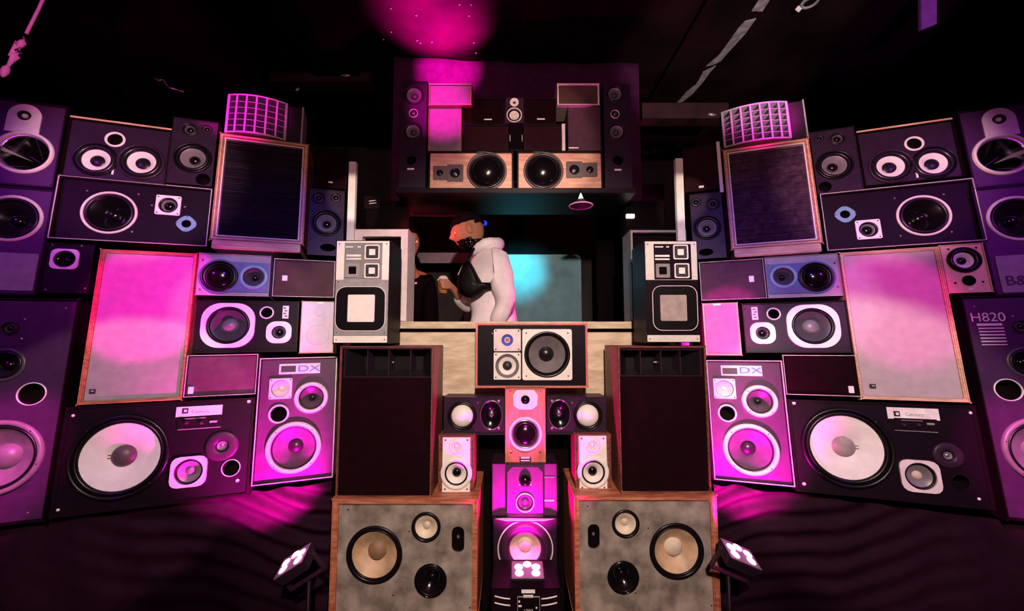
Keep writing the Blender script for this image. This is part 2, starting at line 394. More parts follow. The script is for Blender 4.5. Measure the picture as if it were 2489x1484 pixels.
# ---------------------------------------------------------------- the wings
def tower_top(nm, P, q, tw, ring, label):
    s = Sp('horn_speaker', label, P, q); s.cab(.24, .010, .004, 'black')
    x, z = s.lp(*tw); R = s.rad(*tw, 42); hz = R*1.45
    ol = [(-R, -hz)]+[(R, -hz)]+[(R*math.cos(math.radians(a)), R*math.sin(math.radians(a))) for a in range(0, 181, 12)]
    o = plate('tweeter_plate', ol, [circ(0, 0, R*.40)], -.005, .001, 'pinkwhite', s.e, (x, s.by, z))
    lathe('surround', [(R*.40, -.006), (R*.36, -.012), (R*.24, -.006), (R*.2, .004)], 'rubber', o)
    lathe('dome', [(R*.22, .004), (R*.17, -.006), (R*.08, -.011), (0, -.012)], 'white', o)
    rx, rz = s.lp(ring[0], ring[1]); RR = s.rad(*ring)
    s.holes.append(circ(rx, rz, RR*.86))
    r = lathe('horn_ring', [(RR*.86, .02), (RR*.87, -.008), (RR*.92, -.012), (RR*.98, -.010), (RR, .001)], 'pinkwhite', s.e, (rx, s.by, rz))
    lathe('throat_ring', [(RR*.86, .004), (RR*.84, -.002), (RR*.78, .006)], 'chrome', r)
    lathe('horn_throat', [(RR*.80, .004), (RR*.6, .035), (RR*.35, .08), (RR*.12, .13), (RR*.06, .14), (0, .14)], 'gloss', r)
    for a, wd in ((4, .20), (172, .10)):
        t = math.radians(a); c, sn = math.cos(t), math.sin(t)
        q = [(RR*.28, .095, 0), (RR*.55, .045, wd*.45), (RR*.78, .010, wd), (RR*.78, .010, -wd*.9), (RR*.55, .045, -wd*.3)]
        v = [(r_*c-k_*RR*sn, y_-.004, r_*sn+k_*RR*c) for r_, y_, k_ in q]; v += [(x_, y_+.006, z_) for x_, y_, z_ in v]
        mobj('throat_reflection', v, [(0, 1, 2, 3, 4), (9, 8, 7, 6, 5)]+[(i, (i+1) % 5, (i+1) % 5+5, i+5) for i in range(5)], 'offwhite', r)  # pale wedges laid in the throat in place of reflections
    for a, b in ((-.9, .97), (.9, .97), (-.9, .05), (.9, .05)):
        lathe('screw', [(0, -.003), (.003, -.002), (.004, 0)], 'charcoal', s.e, (a*s.w/2, s.by, b*s.h), seg=8)
    s.baffle('baffle_purple_lit'); return s
tower_top('l', LW, [(-62, 230), (168, 258), (130, 452), (-92, 446)], (60, 281), (57, 369, 76), 'black horn speaker with a pink arched tweeter plate, at the top left corner')
tower_top('r', RW, [(2330, 270), (2560, 238), (2610, 448), (2360, 447)], (2428, 290), (2437, 374, 75), 'black horn speaker with a pale arched tweeter plate, at the top right corner')
def tower_low(P, q, wf, pan, txt, label):
    s = Sp('woofer_cabinet', label, P, q); s.cab(.24, .010, .004, 'black')
    s.drv('woofer', *wf, ring='pinkwhite', rin=.88, rs=.74, cone='cone_black', rcap=.26, cap='gloss', depth=.32)
    s.pl_('name_panel', *pan, 'midgrey', .004, r=.05)
    if txt: s.text('B&', txt[0], txt[1], 24, 'print_dark', y=s.by-.005)
    s.baffle('baffle_purple_lit'); return s
tower_low(LW, [(-92, 448), (129, 455), (95, 712), (-128, 720)], (25, 529, 82), (-10, 658, 200, 92), None, 'black woofer cabinet with plain grey panel below the ring, at the left edge')
tower_low(RW, [(2362, 449), (2600, 447), (2640, 722), (2414, 712)], (2476, 529, 80), (2520, 662, 190, 92), (2470, 682), 'black woofer cabinet with a lettered grey panel below the ring, at the right edge')
def twin(P, q, d, label):
    s = Sp('twin_driver_speaker', label, P, q); s.cab(.2, .008, .006, 'matt_black')
    w, h = s.w/2, s.h
    box('top_board', -w+.002, w-.002, -.004, .19, h, h+.010, 'pale_wood', s.e, .002)
    (a, ra, ia), (b, rb, ib), pt, lg = d
    for c, r, i, rg, cn in ((a, ra, ia, 'rubber', 'cone_white'), (b, rb, ib, 'charcoal', 'cone_white')):
        s.drv('woofer', c[0], c[1], r, ring=rg, rin=.86 if rg == 'charcoal' else .93, sur='cone_black', rs=i/r, cone=cn, rcap=i/r*.52, cap='cone_black', depth=.16, capk='flat', proud=.008)
    s.port(*pt, ring='white', rin=.76)
    s.pl_('badge', *lg, 5, 18, 'print_white', .003)
    s.baffle('baffle_slate'); return s
twin(LW, [(166, 290), (418, 312), (404, 449), (146, 427)], (((231, 386), 56, 36), ((342, 392), 60, 36), (278, 337, 26), (273, 414)), 'black speaker with two white ringed cones and pale top board, beside the left horn speaker')
twin(RW, [(2078, 322), (2318, 292), (2347, 430), (2104, 452)], (((2271, 394), 56, 36), ((2167, 402), 58, 35), (2224, 347, 25), (2230, 422)), 'black speaker with two white ringed cones and pale top board, beside the right horn speaker')
def threeway(P, q, t1, t2, wf, pt, label, bm='baffle_slate', depth=.2, pm='matt_black', asp=1.):
    s = Sp('three_way_speaker', label, P, q); s.cab(depth, .005, .003, 'charcoal', bev=.004)
    s.drv('tweeter', *t1, ring='charcoal', rin=.82, rs=.62, cone='cone_mid', rcap=.4, cap='gloss', depth=.15)
    s.drv('tweeter', *t2, ring='charcoal', rin=.8, rs=.66, cone='cone_mid', rcap=.5, cap='gloss', depth=.12)
    s.drv('woofer', *wf, ring='rubber', rin=.88, rs=.66, cone='cone_grey', rcap=.3, cap='gloss', depth=.3, proud=.008)
    s.port(*pt, ring=pm, rin=.93, aspect=asp)
    w, h = s.w/2, s.h
    for a, b in ((-.86, .66), (.86, .66), (-.86, .24), (.86, .24)): lathe('screw', [(0, -.003), (.003, -.002), (.004, 0)], 'black', s.e, (a*w, s.by, b*h), seg=8)
    s.baffle(bm); return s
threeway(LW, [(424, 287), (532, 297), (514, 454), (402, 443)], (461, 314, 22), (502, 313, 14), (468, 383, 48), (493, 435, 18), 'dark three-way speaker with a pale cone, left of the ridged grille on the left')
threeway(RW, [(1966, 322), (2076, 308), (2098, 460), (1988, 470)], (2036, 336, 22), (1992, 335, 13), (2029, 400, 47), (2006, 453, 16), 'dark three-way speaker with a pale cone, right of the ridged grille on the right')
threeway(LW, [(757, 459), (841, 463), (830, 622), (744, 619)], (774, 480, 17), (816, 479, 14), (793, 541, 37), (797, 601, 19), 'slim blue-lit three-way speaker under a black box, beside the left white post', asp=.55)
threeway(RW, [(1670, 471), (1753, 468), (1766, 626), (1692, 629)], (1733, 494, 18), (1692, 490, 14), (1719, 552, 35), (1716, 612, 18), 'slim blue-lit three-way speaker under a maroon box, beside the right white post', asp=.55)
# ridged grille speakers
def ridged(P, q, label, fm='flute', hk=1.):
    s = Sp('ridged_grille_speaker', label, P, q); s.cab(.22, .024, .016, 'teak', bev=.004)
    w, h = s.w/2, s.h
    plate('moulding', rrect(-w+.006, w-.006, .006, h-.006), [rrect(-w+.014, w-.014, .014, h-.014)], -.006, .002, 'pale_wood', s.e)
    plate('inner_moulding', rrect(-w+.022, w-.022, .022, h-.022), [rrect(-w+.028, w-.028, .028, h-.028)], -.003, .016, 'trim', s.e)
    box('plinth', -w+.012, w-.012, -.012, .21, -.045, -.001, 'pale_wood', s.e, .004)
    vs = []; fs = []; n = 46; z0, z1 = .03, h-.03
    for i in range(n):
        za = z0+(z1-z0)*i/n; d = (z1-z0)/n; k = len(vs); rr = random.uniform(.7, 1.15)*hk
        pr = [(.016, za), (.016-.004*rr, za+d*.25), (.016-.0055*rr, za+d*.5), (.016-.004*rr, za+d*.75), (.016, za+d)]
        for yy, zz in pr: vs += [(-w+.024, yy, zz), (w-.024, yy, zz)]
        for j in range(4): fs.append((k+2*j, k+2*j+1, k+2*j+3, k+2*j+2))
    o = mobj('ridged_grille', vs, fs, fm, s.e); o['kind'] = 'stuff'
    box('backing_board', -w+.023, w-.023, .017, .03, .024, h-.024, 'matt_black', s.e)
    return s
ridged(LW, [(536, 326), (753, 350), (735, 598), (510, 580)], 'large ridged grille speaker in a wooden frame, left of the booth')
ridged(RW, [(1753, 365), (1964, 337), (2001, 588), (1781, 610)], 'large ridged grille speaker in a wooden frame, right of the booth', 'flute_lit', 1.7)
# multicell horns standing on them
def multicell(P, q, nc, nr, label, side):
    s = Sp('multicell_horn', label, P, q, 'horn'); w, h = s.w/2, s.h
    bow = .03
    def yy(x): return -bow*(1-(x/w)**2)+.004
    t = .0026; D = .05
    def strip(name, z0, z1, m, d0=0.):
        n = 14; v = []; f = []
        for i in range(n+1):
            x = -w+2*w*i/n
            for dy in (d0, D):
                for z in (z0, z1): v.append((x, yy(x)+dy, z))
        for i in range(n):
            a = i*4; b = a+4
            f += [(a, b, b+1, a+1), (a+2, a+3, b+3, b+2), (a+1, b+1, b+3, a+3), (a, a+2, b+2, b)]
        f += [(0, 1, 3, 2), (n*4, n*4+2, n*4+3, n*4+1)]
        return mobj(name, v, f, m, s.e)
    strip('bottom_rail', 0, .009, 'horn_metal', -.003); strip('top_rail', h-.009, h, 'horn_metal', -.003)
    for j in range(1, nr): z = .009+(h-.018)*j/nr; strip('horizontal_vane', z-t/2*1.2, z+t/2*1.2, 'horn_metal')
    for i in range(nc+1):
        x = -w+2*w*i/nc; k = 3.2 if i not in (0, nc) else 4.5
        xx = min(max(x, -w+t*2), w-t*2)
        box('vertical_vane', xx-t*k/2, xx+t*k/2, yy(xx)-.003, yy(xx)+D, .004, h-.004, 'horn_metal', s.e)
    # dark tapering throat behind the cells
    a, b = w*.98, h*.48; zc = h/2
    v = [(-a, D*.9, zc-b), (a, D*.9, zc-b), (a, D*.9, zc+b), (-a, D*.9, zc+b), (-a*.3, .2, zc-b*.4), (a*.3, .2, zc-b*.4), (a*.3, .2, zc+b*.4), (-a*.3, .2, zc+b*.4)]
    mobj('throat', v, [(0, 1, 5, 4), (1, 2, 6, 5), (2, 3, 7, 6), (3, 0, 4, 7), (4, 5, 6, 7), (0, 3, 2, 1)], 'matt_black', s.e)
    x0, x1 = (w, w+.075) if side > 0 else (-w-.075, -w)
    box('side_housing', x0, x1, .012, .12, .002, h-.004, 'charcoal', s.e, .004)
    xe = x1 if side > 0 else x0
    box('edge_strip', xe-.004, xe+.004, .006, .12, 0, h-.002, 'horn_metal', s.e, .001)
    return s
multicell(LW, [(552, 229), (699, 250), (695, 341), (548, 323)], 6, 6, 'multicell horn with a grid of openings, on the left ridged speaker', 1)
multicell(RW, [(1752, 270), (1916, 247), (1922, 336), (1760, 360)], 7, 6, 'multicell horn with a grid of openings, on the right ridged speaker', 1)
# dark boxes and posts beside the ridged grilles
def darkbox(P, q, tick, label, m='grille_black'):
    s = Sp('closed_grille_speaker', label, P, q); s.cab(.18, .005, .004, 'black'); s.grille(m); s.label_tick(*tick); return s
darkbox(LW, [(764, 354), (846, 364), (841, 458), (757, 454)], (803, 442, 11, 4), 'black closed box with a small bright badge, above the left slim three-way speaker')
darkbox(RW, [(1655, 361), (1738, 347), (1750, 459), (1668, 467)], (1705, 453, 12, 5), 'maroon closed box with a small bright badge, above the right slim three-way speaker', 'grille_wine')
def post(name, px0, px1, pyt, Y, m, z0, label, cat='post', d=.03):
    a = at(px0, pyt, Y); b = at(px1, pyt, Y)
    o = box(name, a.x, b.x, Y, Y+d, z0, a.z, m, bevel=.002); return tag(o, label, cat)
post('white_post', 848, 865, 392, 2.13, 'white', 0, 'tall white post left of the booth opening')
post('white_post', 1642, 1660, 384, 2.13, 'white', 0, 'tall white post right of the booth opening')
s = Sp('wooden_slat', 'short pale slat between the maroon box and the ridged grille on the right', RW.back(-.01), [(1740, 344), (1748, 343), (1760, 466), (1751, 467)], 'slat')
box('board', -s.w/2, s.w/2, 0, .02, 0, s.h, 'trim', s.e, .001)
# big framed speakers with a loose tweeter and port
def framed(P, q, wf, tw, pt, scr, label):
    s = Sp('framed_speaker', label, P, q); s.cab(.24, .010, .016, 'black'); s.trim(.0045, 'trim'); 
    s.drv('woofer', *wf, ring='pinkwhite', rin=.90, rs=.72, cone='gloss', rcap=.3, cap='gloss', depth=.3, screws=0)
    s.drv('tweeter', *tw, ring='white', rin=.78, rs=.6, cone='cone_grey', rcap=.45, cap='gloss', depth=.2, shape='square', screws=0)
    x, z, = s.lp(*tw[:2]); R = s.rad(*tw)
    for a in (-1, 1):
        for b in (-1, 1): lathe('screw', [(0, -.009), (.0026, -.008), (.003, -.006)], 'charcoal', s.e, (x+a*R*.82, s.by, z+b*R*.82), seg=8)
    x, z = s.lp(*pt[:2]); R = s.rad(*pt); a = R*.5
    ol = [(R*(1+.05*math.cos(4*t))*math.cos(t), R*(1+.05*math.cos(4*t))*math.sin(t)) for t in [2*math.pi*i/48 for i in range(48)]]
    o = plate('port_flange', ol, [circ(0, 0, a)], -.004, .001, 'teal_ring', s.e, (x, s.by, z))
    lathe('port_tube', [(a, .0), (a*.96, .05), (0, .05)], 'matt_black', o, seg=24); s.holes.append(circ(x, z, a))
    for t in range(4): lathe('screw', [(0, -.007), (.003, -.006), (.004, -.004)], 'chrome', o, (R*1.0*math.cos(t*math.pi/2), 0, R*1.0*math.sin(t*math.pi/2)), seg=8)
    for p in scr: s.screw(p[0], p[1], 3.5)
    s.baffle('baffle'); return s
framed(LW, [(143, 426), (517, 457), (503, 599), (113, 579)], (261, 513, 71), (406, 496, 31), (450, 541, 24), [(206, 459), (332, 468), (316, 560), (365, 495), (446, 499)], 'wide framed speaker with a square white tweeter, under the twin white cones on the left')
framed(RW, [(1991, 471), (2366, 432), (2399, 585), (2011, 609)], (2250, 520, 69), (2114, 555, 31), (2057, 518, 25), [(2179, 478), (2300, 468), (2194, 570), (2320, 560)], 'wide framed speaker with a square white tweeter, under the twin white cones on the right')
s = Sp('small_speaker', 'small black speaker with one square-framed driver, above the left pale grille', LW, [(108, 590), (229, 594), (216, 708), (97, 715)]); s.cab(.2, .006, .004, 'black')
s.drv('driver', 157, 629, 35, ring='silver', rin=.80, rs=.64, cone='gloss', rcap=.3, cap='gloss', depth=.3, shape='octa')
for p in ((126, 594), (197, 596), (108, 703), (205, 700)): s.screw(*p, 3.5)
s.baffle('baffle')
s = Sp('small_speaker', 'small beech-fronted speaker with a black round port, above the right pale grille', RW, [(2284, 596), (2389, 590), (2413, 708), (2306, 714)]); s.cab(.2, .006, .003, 'beech')
s.drv('driver', 2344, 631, 43, ring='rubber', rin=.9, rs=.6, cone='cone_white', rcap=.3, cap='gloss', depth=.25, proud=.008); s.port(2356, 681, 17, ring='black', rin=.92)
for p in ((2306, 605), (2374, 601), (2323, 687), (2391, 684)): s.screw(*p, 3.5, 'black')
s.pl_('badge', 2361, 702, 13, 5, 'print_white', .002); s.baffle('beech')
# large portrait grilles
def portrait(P, q, logo, m, fm, label):
    s = Sp('grille_cloth_speaker', label, P, q); s.cab(.24, .013, .008, fm, bev=.004); s.grille(m)
    o = s.pl_('badge', logo[0], logo[1], 15, 11, 'print_dark', .003); s.pl_('badge_mark', logo[0]+1, logo[1]-1, 7, 3, 'print_grey', .0045); return s
portrait(LW, [(243, 604), (481, 618), (440, 971), (191, 984)], (222, 951), 'grille_pale', 'teak', 'tall speaker with magenta-lit pale grille cloth in a wooden frame, in the left stack')
portrait(RW, [(2037, 616), (2284, 598), (2354, 978), (2096, 969)], (2123, 938), 'grille_rose', 'pale_wood', 'tall speaker with rose-white grille cloth in a wooden frame, in the right stack')
# moulded two-way, blue light put into its bezel colour
def moulded(P, q, wf, sm, label):
    s = Sp('moulded_two_way_speaker', label, P, q); s.cab(.2, .004, .004, 'grey')
    w, h = s.w/2, s.h
    x, z = s.lp(*wf[:2]); R = s.rad(*wf)*1.12; x2, z2 = s.lp(*sm[:2]); sd = 1 if x2 > x else -1
    hb = h*.36; a0 = math.asin(min(.98, hb/R))
    pts = [(x+sd*R*math.cos(a0+(2*math.pi-2*a0)*i/30), min(max(z+R*math.sin(a0+(2*math.pi-2*a0)*i/30), .003), h-.003)) for i in range(31)]
    e = sd*(w-.004)
    pts += [(e, z-hb), (e, z+hb)]
    pts = [(min(max(px, -w+.004), w-.004), pz) for px, pz in pts]
    s.by -= .006
    s.drv('woofer', *wf, ring='rubber', rin=.88, rs=.74, cone='gloss', sur='rubber', capk='bulge', proud=.008)
    s.drv('midrange', *sm, ring='teal_ring', rin=.72, rs=.66, cone='cone_mid', rcap=.25, cap='gloss', depth=.35, sur='charcoal')
    plate('moulded_bezel', pts, s.holes, s.by, s.by+.006, 'moulded_blue_lit', s.e)
    s.by += .006; s.baffle('grey'); s.by -= .006
    for a, b in ((-.9, .84), (-.9, .14), (.9, .78), (.9, .22)): lathe('screw', [(0, -.004), (.003, -.003), (.0045, 0)], 'chrome', s.e, (a*w, s.by, b*h), seg=8)
    return s
moulded(LW, [(485, 613), (661, 623), (651, 721), (475, 716)], (534, 671, 46), (617, 673, 36), 'blue-lit moulded two-way speaker lying on its side, under the left ridged speaker')
moulded(RW, [(1858, 624), (2036, 617), (2049, 719), (1867, 724)], (1982, 673, 44), (1904, 672, 35), 'blue-lit moulded two-way speaker lying on its side, under the right ridged speaker')
# thin framed grilles
def thin(P, q, lab, m, label, tm='trim', rim=.006):
    s = Sp('framed_grille_speaker', label, P, q); s.cab(.2, rim, .006, 'black'); s.trim(.0042, tm); s.grille(m)
    s.pl_('badge', *lab, 'print_white', .004, r=.15); return s
thin(LW, [(666, 629), (816, 633), (812, 722), (661, 722)], (692, 675, 13, 13), 'grille_brown', 'brown grille speaker with a small white square badge, left of the white-fronted studio monitor')
thin(RW, [(1697, 637), (1856, 627), (1864, 725), (1705, 731)], (1827, 677, 12, 15), 'grille_plum', 'plum grille speaker with a small white badge, right of the dark-fronted studio monitor')
thin(LW, [(456, 863), (629, 859), (622, 957), (443, 967)], (463, 948, 13, 17), 'grille_plum', 'purple-lit grille speaker with white edge outline and corner badge, above the left white-cone woofer')
thin(RW, [(1900, 861), (2083, 863), (2093, 966), (1911, 957)], (2070, 946, 13, 17), 'grille_black', 'black grille speaker with white edge outline and corner badge, above the right white-cone woofer')
# white-ring two-way
def whitering(P, q, wf, pt, tw, lb, label, bm='baffle'):
    s = Sp('white_ring_speaker', label, P, q); s.cab(.2, .006, .004, 'black')
    s.drv('woofer', *wf, ring='white', rin=.82, rs=.68, cone='cone_mid', rcap=.33, cap='cone_grey', depth=.22, shape='squircle', proud=.008)
    s.port(*pt, ring='silver', rin=.78)
    s.drv('tweeter', *tw, ring='white', rin=.58, rs=.48, cone='cone_mid', rcap=.32, cap='gloss', depth=.12, shape='squircle', proud=.007)
    o = s.pl_('label_plate', lb[0], lb[1], 15, 31, 'print_white', .0015)
    for i in range(4): s.pl_('label_stripe', lb[0]+(1 if i % 2 else -2), lb[1]-10+i*6.5, 7, 2.6, 'print_dark', .0025)
    w, h = s.w/2, s.h
    for a, b in ((-.93, .9), (.93, .9), (-.93, .1), (.93, .1), (.1, .08)): lathe('screw', [(0, -.003), (.003, -.002), (.004, 0)], 'charcoal', s.e, (a*w, s.by, b*h), seg=8)
    s.baffle(bm); return s
whitering(LW, [(481, 730), (729, 731), (721, 855), (465, 857)], (555, 790, 66), (648, 759, 18), (678, 807, 31), (694, 758), 'black speaker with big white woofer ring, right of the magenta-lit left grille')
whitering(RW, [(1804, 735), (2058, 733), (2071, 853), (1812, 861)], (1976, 792, 65), (1881, 762, 18), (1854, 809, 31), (1835, 761), 'black speaker with big white woofer ring, left of the rose-white right grille', 'baffle_slate')
# small pale speakers
s = Sp('small_cloth_speaker', 'small lavender cloth speaker with two faint driver outlines, left of the white-fronted studio monitor', LW, [(735, 732), (813, 732), (810, 857), (726, 858)]); s.cab(.18, .004, .004, 'pale_wood'); s.grille('lavender', y=-.004)
for c, nm in (((777, 757, 13), 'tweeter_outline'), ((773, 814, 28), 'woofer_outline')):
    x, z = s.lp(*c[:2]); R = s.rad(*c); lathe(nm, [(0, -.0062), (R*.55, -.0055), (R*.9, -.0062), (R, -.0045), (R, -.003)], 'lavender', s.e, (x, 0, z))
s.pl_('badge', 780, 736, 14, 3, 'silver', .002, y=-.004)
s = Sp('small_cloth_speaker', 'small magenta-lit cloth speaker with pale wooden edge, right of the dark-fronted studio monitor', RW, [(1706, 738), (1792, 734), (1804, 862), (1716, 864)]); s.cab(.18, .008, .004, 'pale_wood'); s.grille('grille_mauve', y=-.001)
s.pl_('badge', 1742, 740, 18, 4, 'silver', .002, y=-.001)
# big three-way with DX label
def dx(P, q, lb, tw, md, pt, wf, label):
    s = Sp('four_element_speaker', label, P, q); s.cab(.2, .008, .014, 'black'); s.trim(.0055, 'trim')
    s.pl_('label_plate', lb[0], lb[1], 100, 25, 'pinkwhite', .002); s.pl_('label_window', lb[0]-28, lb[1]+1, 36, 15, 'print_dark', .003)
    s.text('DX', lb[0]+22, lb[1], 15, 'blue_ring', y=s.by-.0025, squeeze=1.7)
    s.drv('tweeter', *tw, ring='pinkwhite', rin=.82, rs=.78, cone='silver', rcap=.24, cap='white', depth=.45, shape='square')
    x, z = s.lp(*tw[:2]); R = s.rad(*tw)
    for a in (-1, 1):
        for b in (-1, 1): lathe('screw', [(0, -.009), (.0026, -.008), (.003, -.006)], 'charcoal', s.e, (x+a*R*.84, s.by, z+b*R*.84), seg=8)
    s.drv('midrange', *md, ring='pinkwhite', rin=.74, rs=.66, cone='cone_mid', rcap=.2, cap='cone_black', depth=.4, screws=4, proud=.014)
    s.port(*pt, ring='pinkwhite', rin=.8, proud=.008)
    s.drv('woofer', *wf, ring='pinkwhite', rin=.82, rs=.76, cone='cone_mid', rcap=.28, cap='cone_black', depth=.4, screws=4, proud=.016)
    s.baffle('baffle_dx'); return s
dx(LW, [(633, 870), (823, 865), (807, 1157), (608, 1185)], (728, 895), (681, 944, 28), (756, 966, 42), (676, 1006, 26), (713, 1088, 69), 'tall four-element speaker with white edge outline and label strip, left of the left black horn cabinet')
dx(RW, [(1715, 873), (1899, 876), (1936, 1186), (1736, 1163)], (1803, 900), (1762, 944, 27), (1848, 975, 45), (1769, 1004, 24), (1826, 1093, 70), 'tall four-element speaker with white edge outline and label strip, right of the right black horn cabinet')
# large landscape monitors with the white cone
def century(P, q, wf, cone, lb, pan, md, tw, pt, scr, label):
    s = Sp('white_cone_monitor', label, P, q); s.cab(.26, .010, .006, 'black')
    x, z = s.lp(*wf[:2]); R = s.rad(*wf)
    k = cone/wf[2]
    o = s.drv('woofer', *wf, ring='rubber', rin=.90, rs=k, cone='cone_white', rcap=k*.33, cap='cap_plum' if P is LW else 'cap_grey', depth=.16, proud=.012, screws=4, sm='chrome')
    sd = -1 if P is LW else 1
    for dz in (-.006, .006): box('lead_wire', *sorted((sd*R*k*.30, sd*R*k*.46)), .008+R*.10, .016+R*.10, dz-.0015, dz+.0015, 'print_dark', o)
    s.pl_('label_plate', *lb, 'print_white', .002); s.pl_('logo_block', lb[0]-.31*lb[2], lb[1], 15, 13, 'print_dark', .003)
    s.pl_('logo_mark', lb[0]-.31*lb[2]+1, lb[1], 7, 6, 'print_white', .0038)
    s.text('Century', lb[0]+.03*lb[2], lb[1]+2, 8, 'print_grey', y=s.by-.0025)
    s.pl_('control_panel', *pan, 'black', .003); 
    for i in (-.3, .05): 
        xx, zz = s.lp(pan[0]+i*pan[2], pan[1]); lathe('knob', [(0, -.016), (.007, -.015), (.009, -.003)], 'charcoal', s.e, (xx, s.by, zz), seg=16)
    s.pl_('panel_line', pan[0]-.1*pan[2], pan[1]-.36*pan[3], .5*pan[2], 1.6, 'grey', .0036); s.pl_('panel_line', pan[0], pan[1]+.46*pan[3], pan[2], 1.6, 'grey', .0036)
    s.pl_('switch', pan[0]+.33*pan[2], pan[1]-.1*pan[3], 18, 5, 'grey', .006)
    s.drv('midrange', *md, ring='pinkwhite', rin=.80, rs=.66, cone='cone_grey', rcap=.27, cap='cone_cream' if P is RW else 'cone_grey', depth=.3, shape='octa', proud=.008)
    o = s.drv('tweeter', *tw, ring='charcoal', rin=.36, rs=.3, cone='cone_grey', rcap=.18, cap='chrome', depth=.12)
    s.port(*pt, ring='silver' if P is LW else 'black', rin=.9)
    for p in scr: s.screw(p[0], p[1], 5, 'white')
    s.baffle('baffle'); return s
century(LW, [(161, 987), (624, 967), (598, 1207), (120, 1254)], (290, 1110, 128), 101, (484, 998, 112, 24), (484, 1027, 104, 30), (458, 1146, 45), (538, 1083, 42), (560, 1137, 24), [(175, 1010), (138, 1240), (604, 975), (576, 1168)], 'large black monitor with a white cone, at the bottom of the left stack')
century(RW, [(1912, 968), (2378, 988), (2412, 1240), (1938, 1192)], (2059, 1087, 116), 91, (2220, 1005, 126, 28), (2228, 1033, 104, 32), (2238, 1157, 50), (2307, 1107, 40), (2338, 1172, 24), [(1931, 979), (2362, 1003), (1956, 1176), (2383, 1213)], 'large black monitor with a white cone, at the bottom of the right stack')
# outermost big towers
def bigtower(P, q, tw, md, pt, wf, scr, label, txt=None):
    s = Sp('large_tower_speaker', label, P, q); s.cab(.26, .010, .004, 'black', bev=.006)
    x, z, a, b = s.rect(tw[0], tw[1], 92, 78)
    s.drv('tweeter', *tw, ring='charcoal', rin=.8, rs=.62, cone='cone_mid', rcap=.4, cap='gloss', depth=.15)
    s.drv('midrange', *md, ring='cone_mid', rin=.82, rs=.64, cone='cone_black', rcap=.34, cap='gloss', depth=.3)
    s.port(*pt, ring='silver', rin=.90)
    s.drv('woofer', *wf, ring='cone_grey', rin=.86, rs=.76, cone='cone_grey', rcap=.34, cap='cone_grey', depth=.35, screws=6, proud=.012)
    for p in scr: s.screw(p[0], p[1], 4)
    if txt:
        s.text('H820', txt[0]-8, txt[1]-26, 22, 'pinkwhite', squeeze=.95)
        s.pl_('label_bar', txt[0]-4, txt[1]-9, 62, 6, 'pinkwhite', .002)
        for i in range(6): s.pl_('label_line', txt[0]+i*1.8, txt[1]+i*8, 62, 3.2 if i < 5 else 2, 'pinkwhite', .002)
    s.baffle('baffle_purple_lit'); return s
bigtower(LW, [(-62, 722), (189, 728), (109, 1268), (-150, 1292)], (22, 797, 23), (8, 886, 56), (75, 957, 38), (-12, 1113, 124), [(158, 748), (58, 775), (50, 822), (65, 1247)], 'large dark tower with a magenta woofer, at the bottom left edge')
bigtower(RW, [(2335, 722), (2580, 712), (2720, 1290), (2448, 1262)], (2485, 793, 23), (2497, 880, 52), (2453, 947, 37), (2545, 1098, 114), [(2370, 744), (2464, 768)], 'large dark tower with printed lettering and a magenta woofer, at the bottom right edge', (2410, 797))
# risers and drapes under the wings
def riser(P, x0, y0, x1, y1, label, lab2):
    u0, v0 = P.uv(x0, y0); u1, v1 = P.uv(x1, y1)
    a = P.O+P.U*u0+P.V*v0+P.B*.07; b = P.O+P.U*u1+P.V*v1+P.B*.07
    hb = Vector((P.B.x, P.B.y, 0)).normalized()*.22
    v = []
    for p in (a, b, b+hb, a+hb): v += [(p.x, p.y, 0), (p.x, p.y, p.z-.012)]
    tag(mobj('riser', v, [(0, 2, 3, 1), (2, 4, 5, 3), (4, 6, 7, 5), (6, 0, 1, 7), (1, 3, 5, 7), (0, 6, 4, 2)], 'matt_black'), label, 'riser')
    # drape: pleated sheet hung in front of the riser
    nu, nv = 150, 70; vs = []; fs = []
    hn = Vector((-P.B.x, -P.B.y, 0)).normalized()
    sg = 1 if P is LW else -1
    for j in range(nv+1):
        t = j/nv
        for i in range(nu+1):
            q = i/nu; p = a.lerp(b, q); z = (p.z+.0)*(1-t)
            dist = q*(b-a).length; inner = q if P is LW else 1-q
            d1 = math.sin(34*dist+sg*(-16)*t*inner+1.3*math.sin(5*t+3*q))*.012*(.4+.6*t)
            d2 = math.sin(70*(t*.9+sg*.0+.55*(1-inner))+2*math.sin(9*dist))*.034*max(0, inner-.25)*(1-t)
            off = .030+d1+d2+.05*t
            pp = p+hn*off; vs.append((pp.x, pp.y, z))
    for j in range(nv):
        for i in range(nu): k = j*(nu+1)+i; fs.append((k, k+1, k+nu+2, k+nu+1))
    o = mobj('drape', vs, fs, 'curtain', smooth=True)
    tag(o, lab2, 'curtain')
riser(LW, -150, 1298, 806, 1172, 'black riser carrying the left speaker stack', 'black draped cloth hanging under the left speaker stack')
riser(RW, 1736, 1176, 2720, 1302, 'black riser carrying the right speaker stack', 'black draped cloth hanging under the right speaker stack')
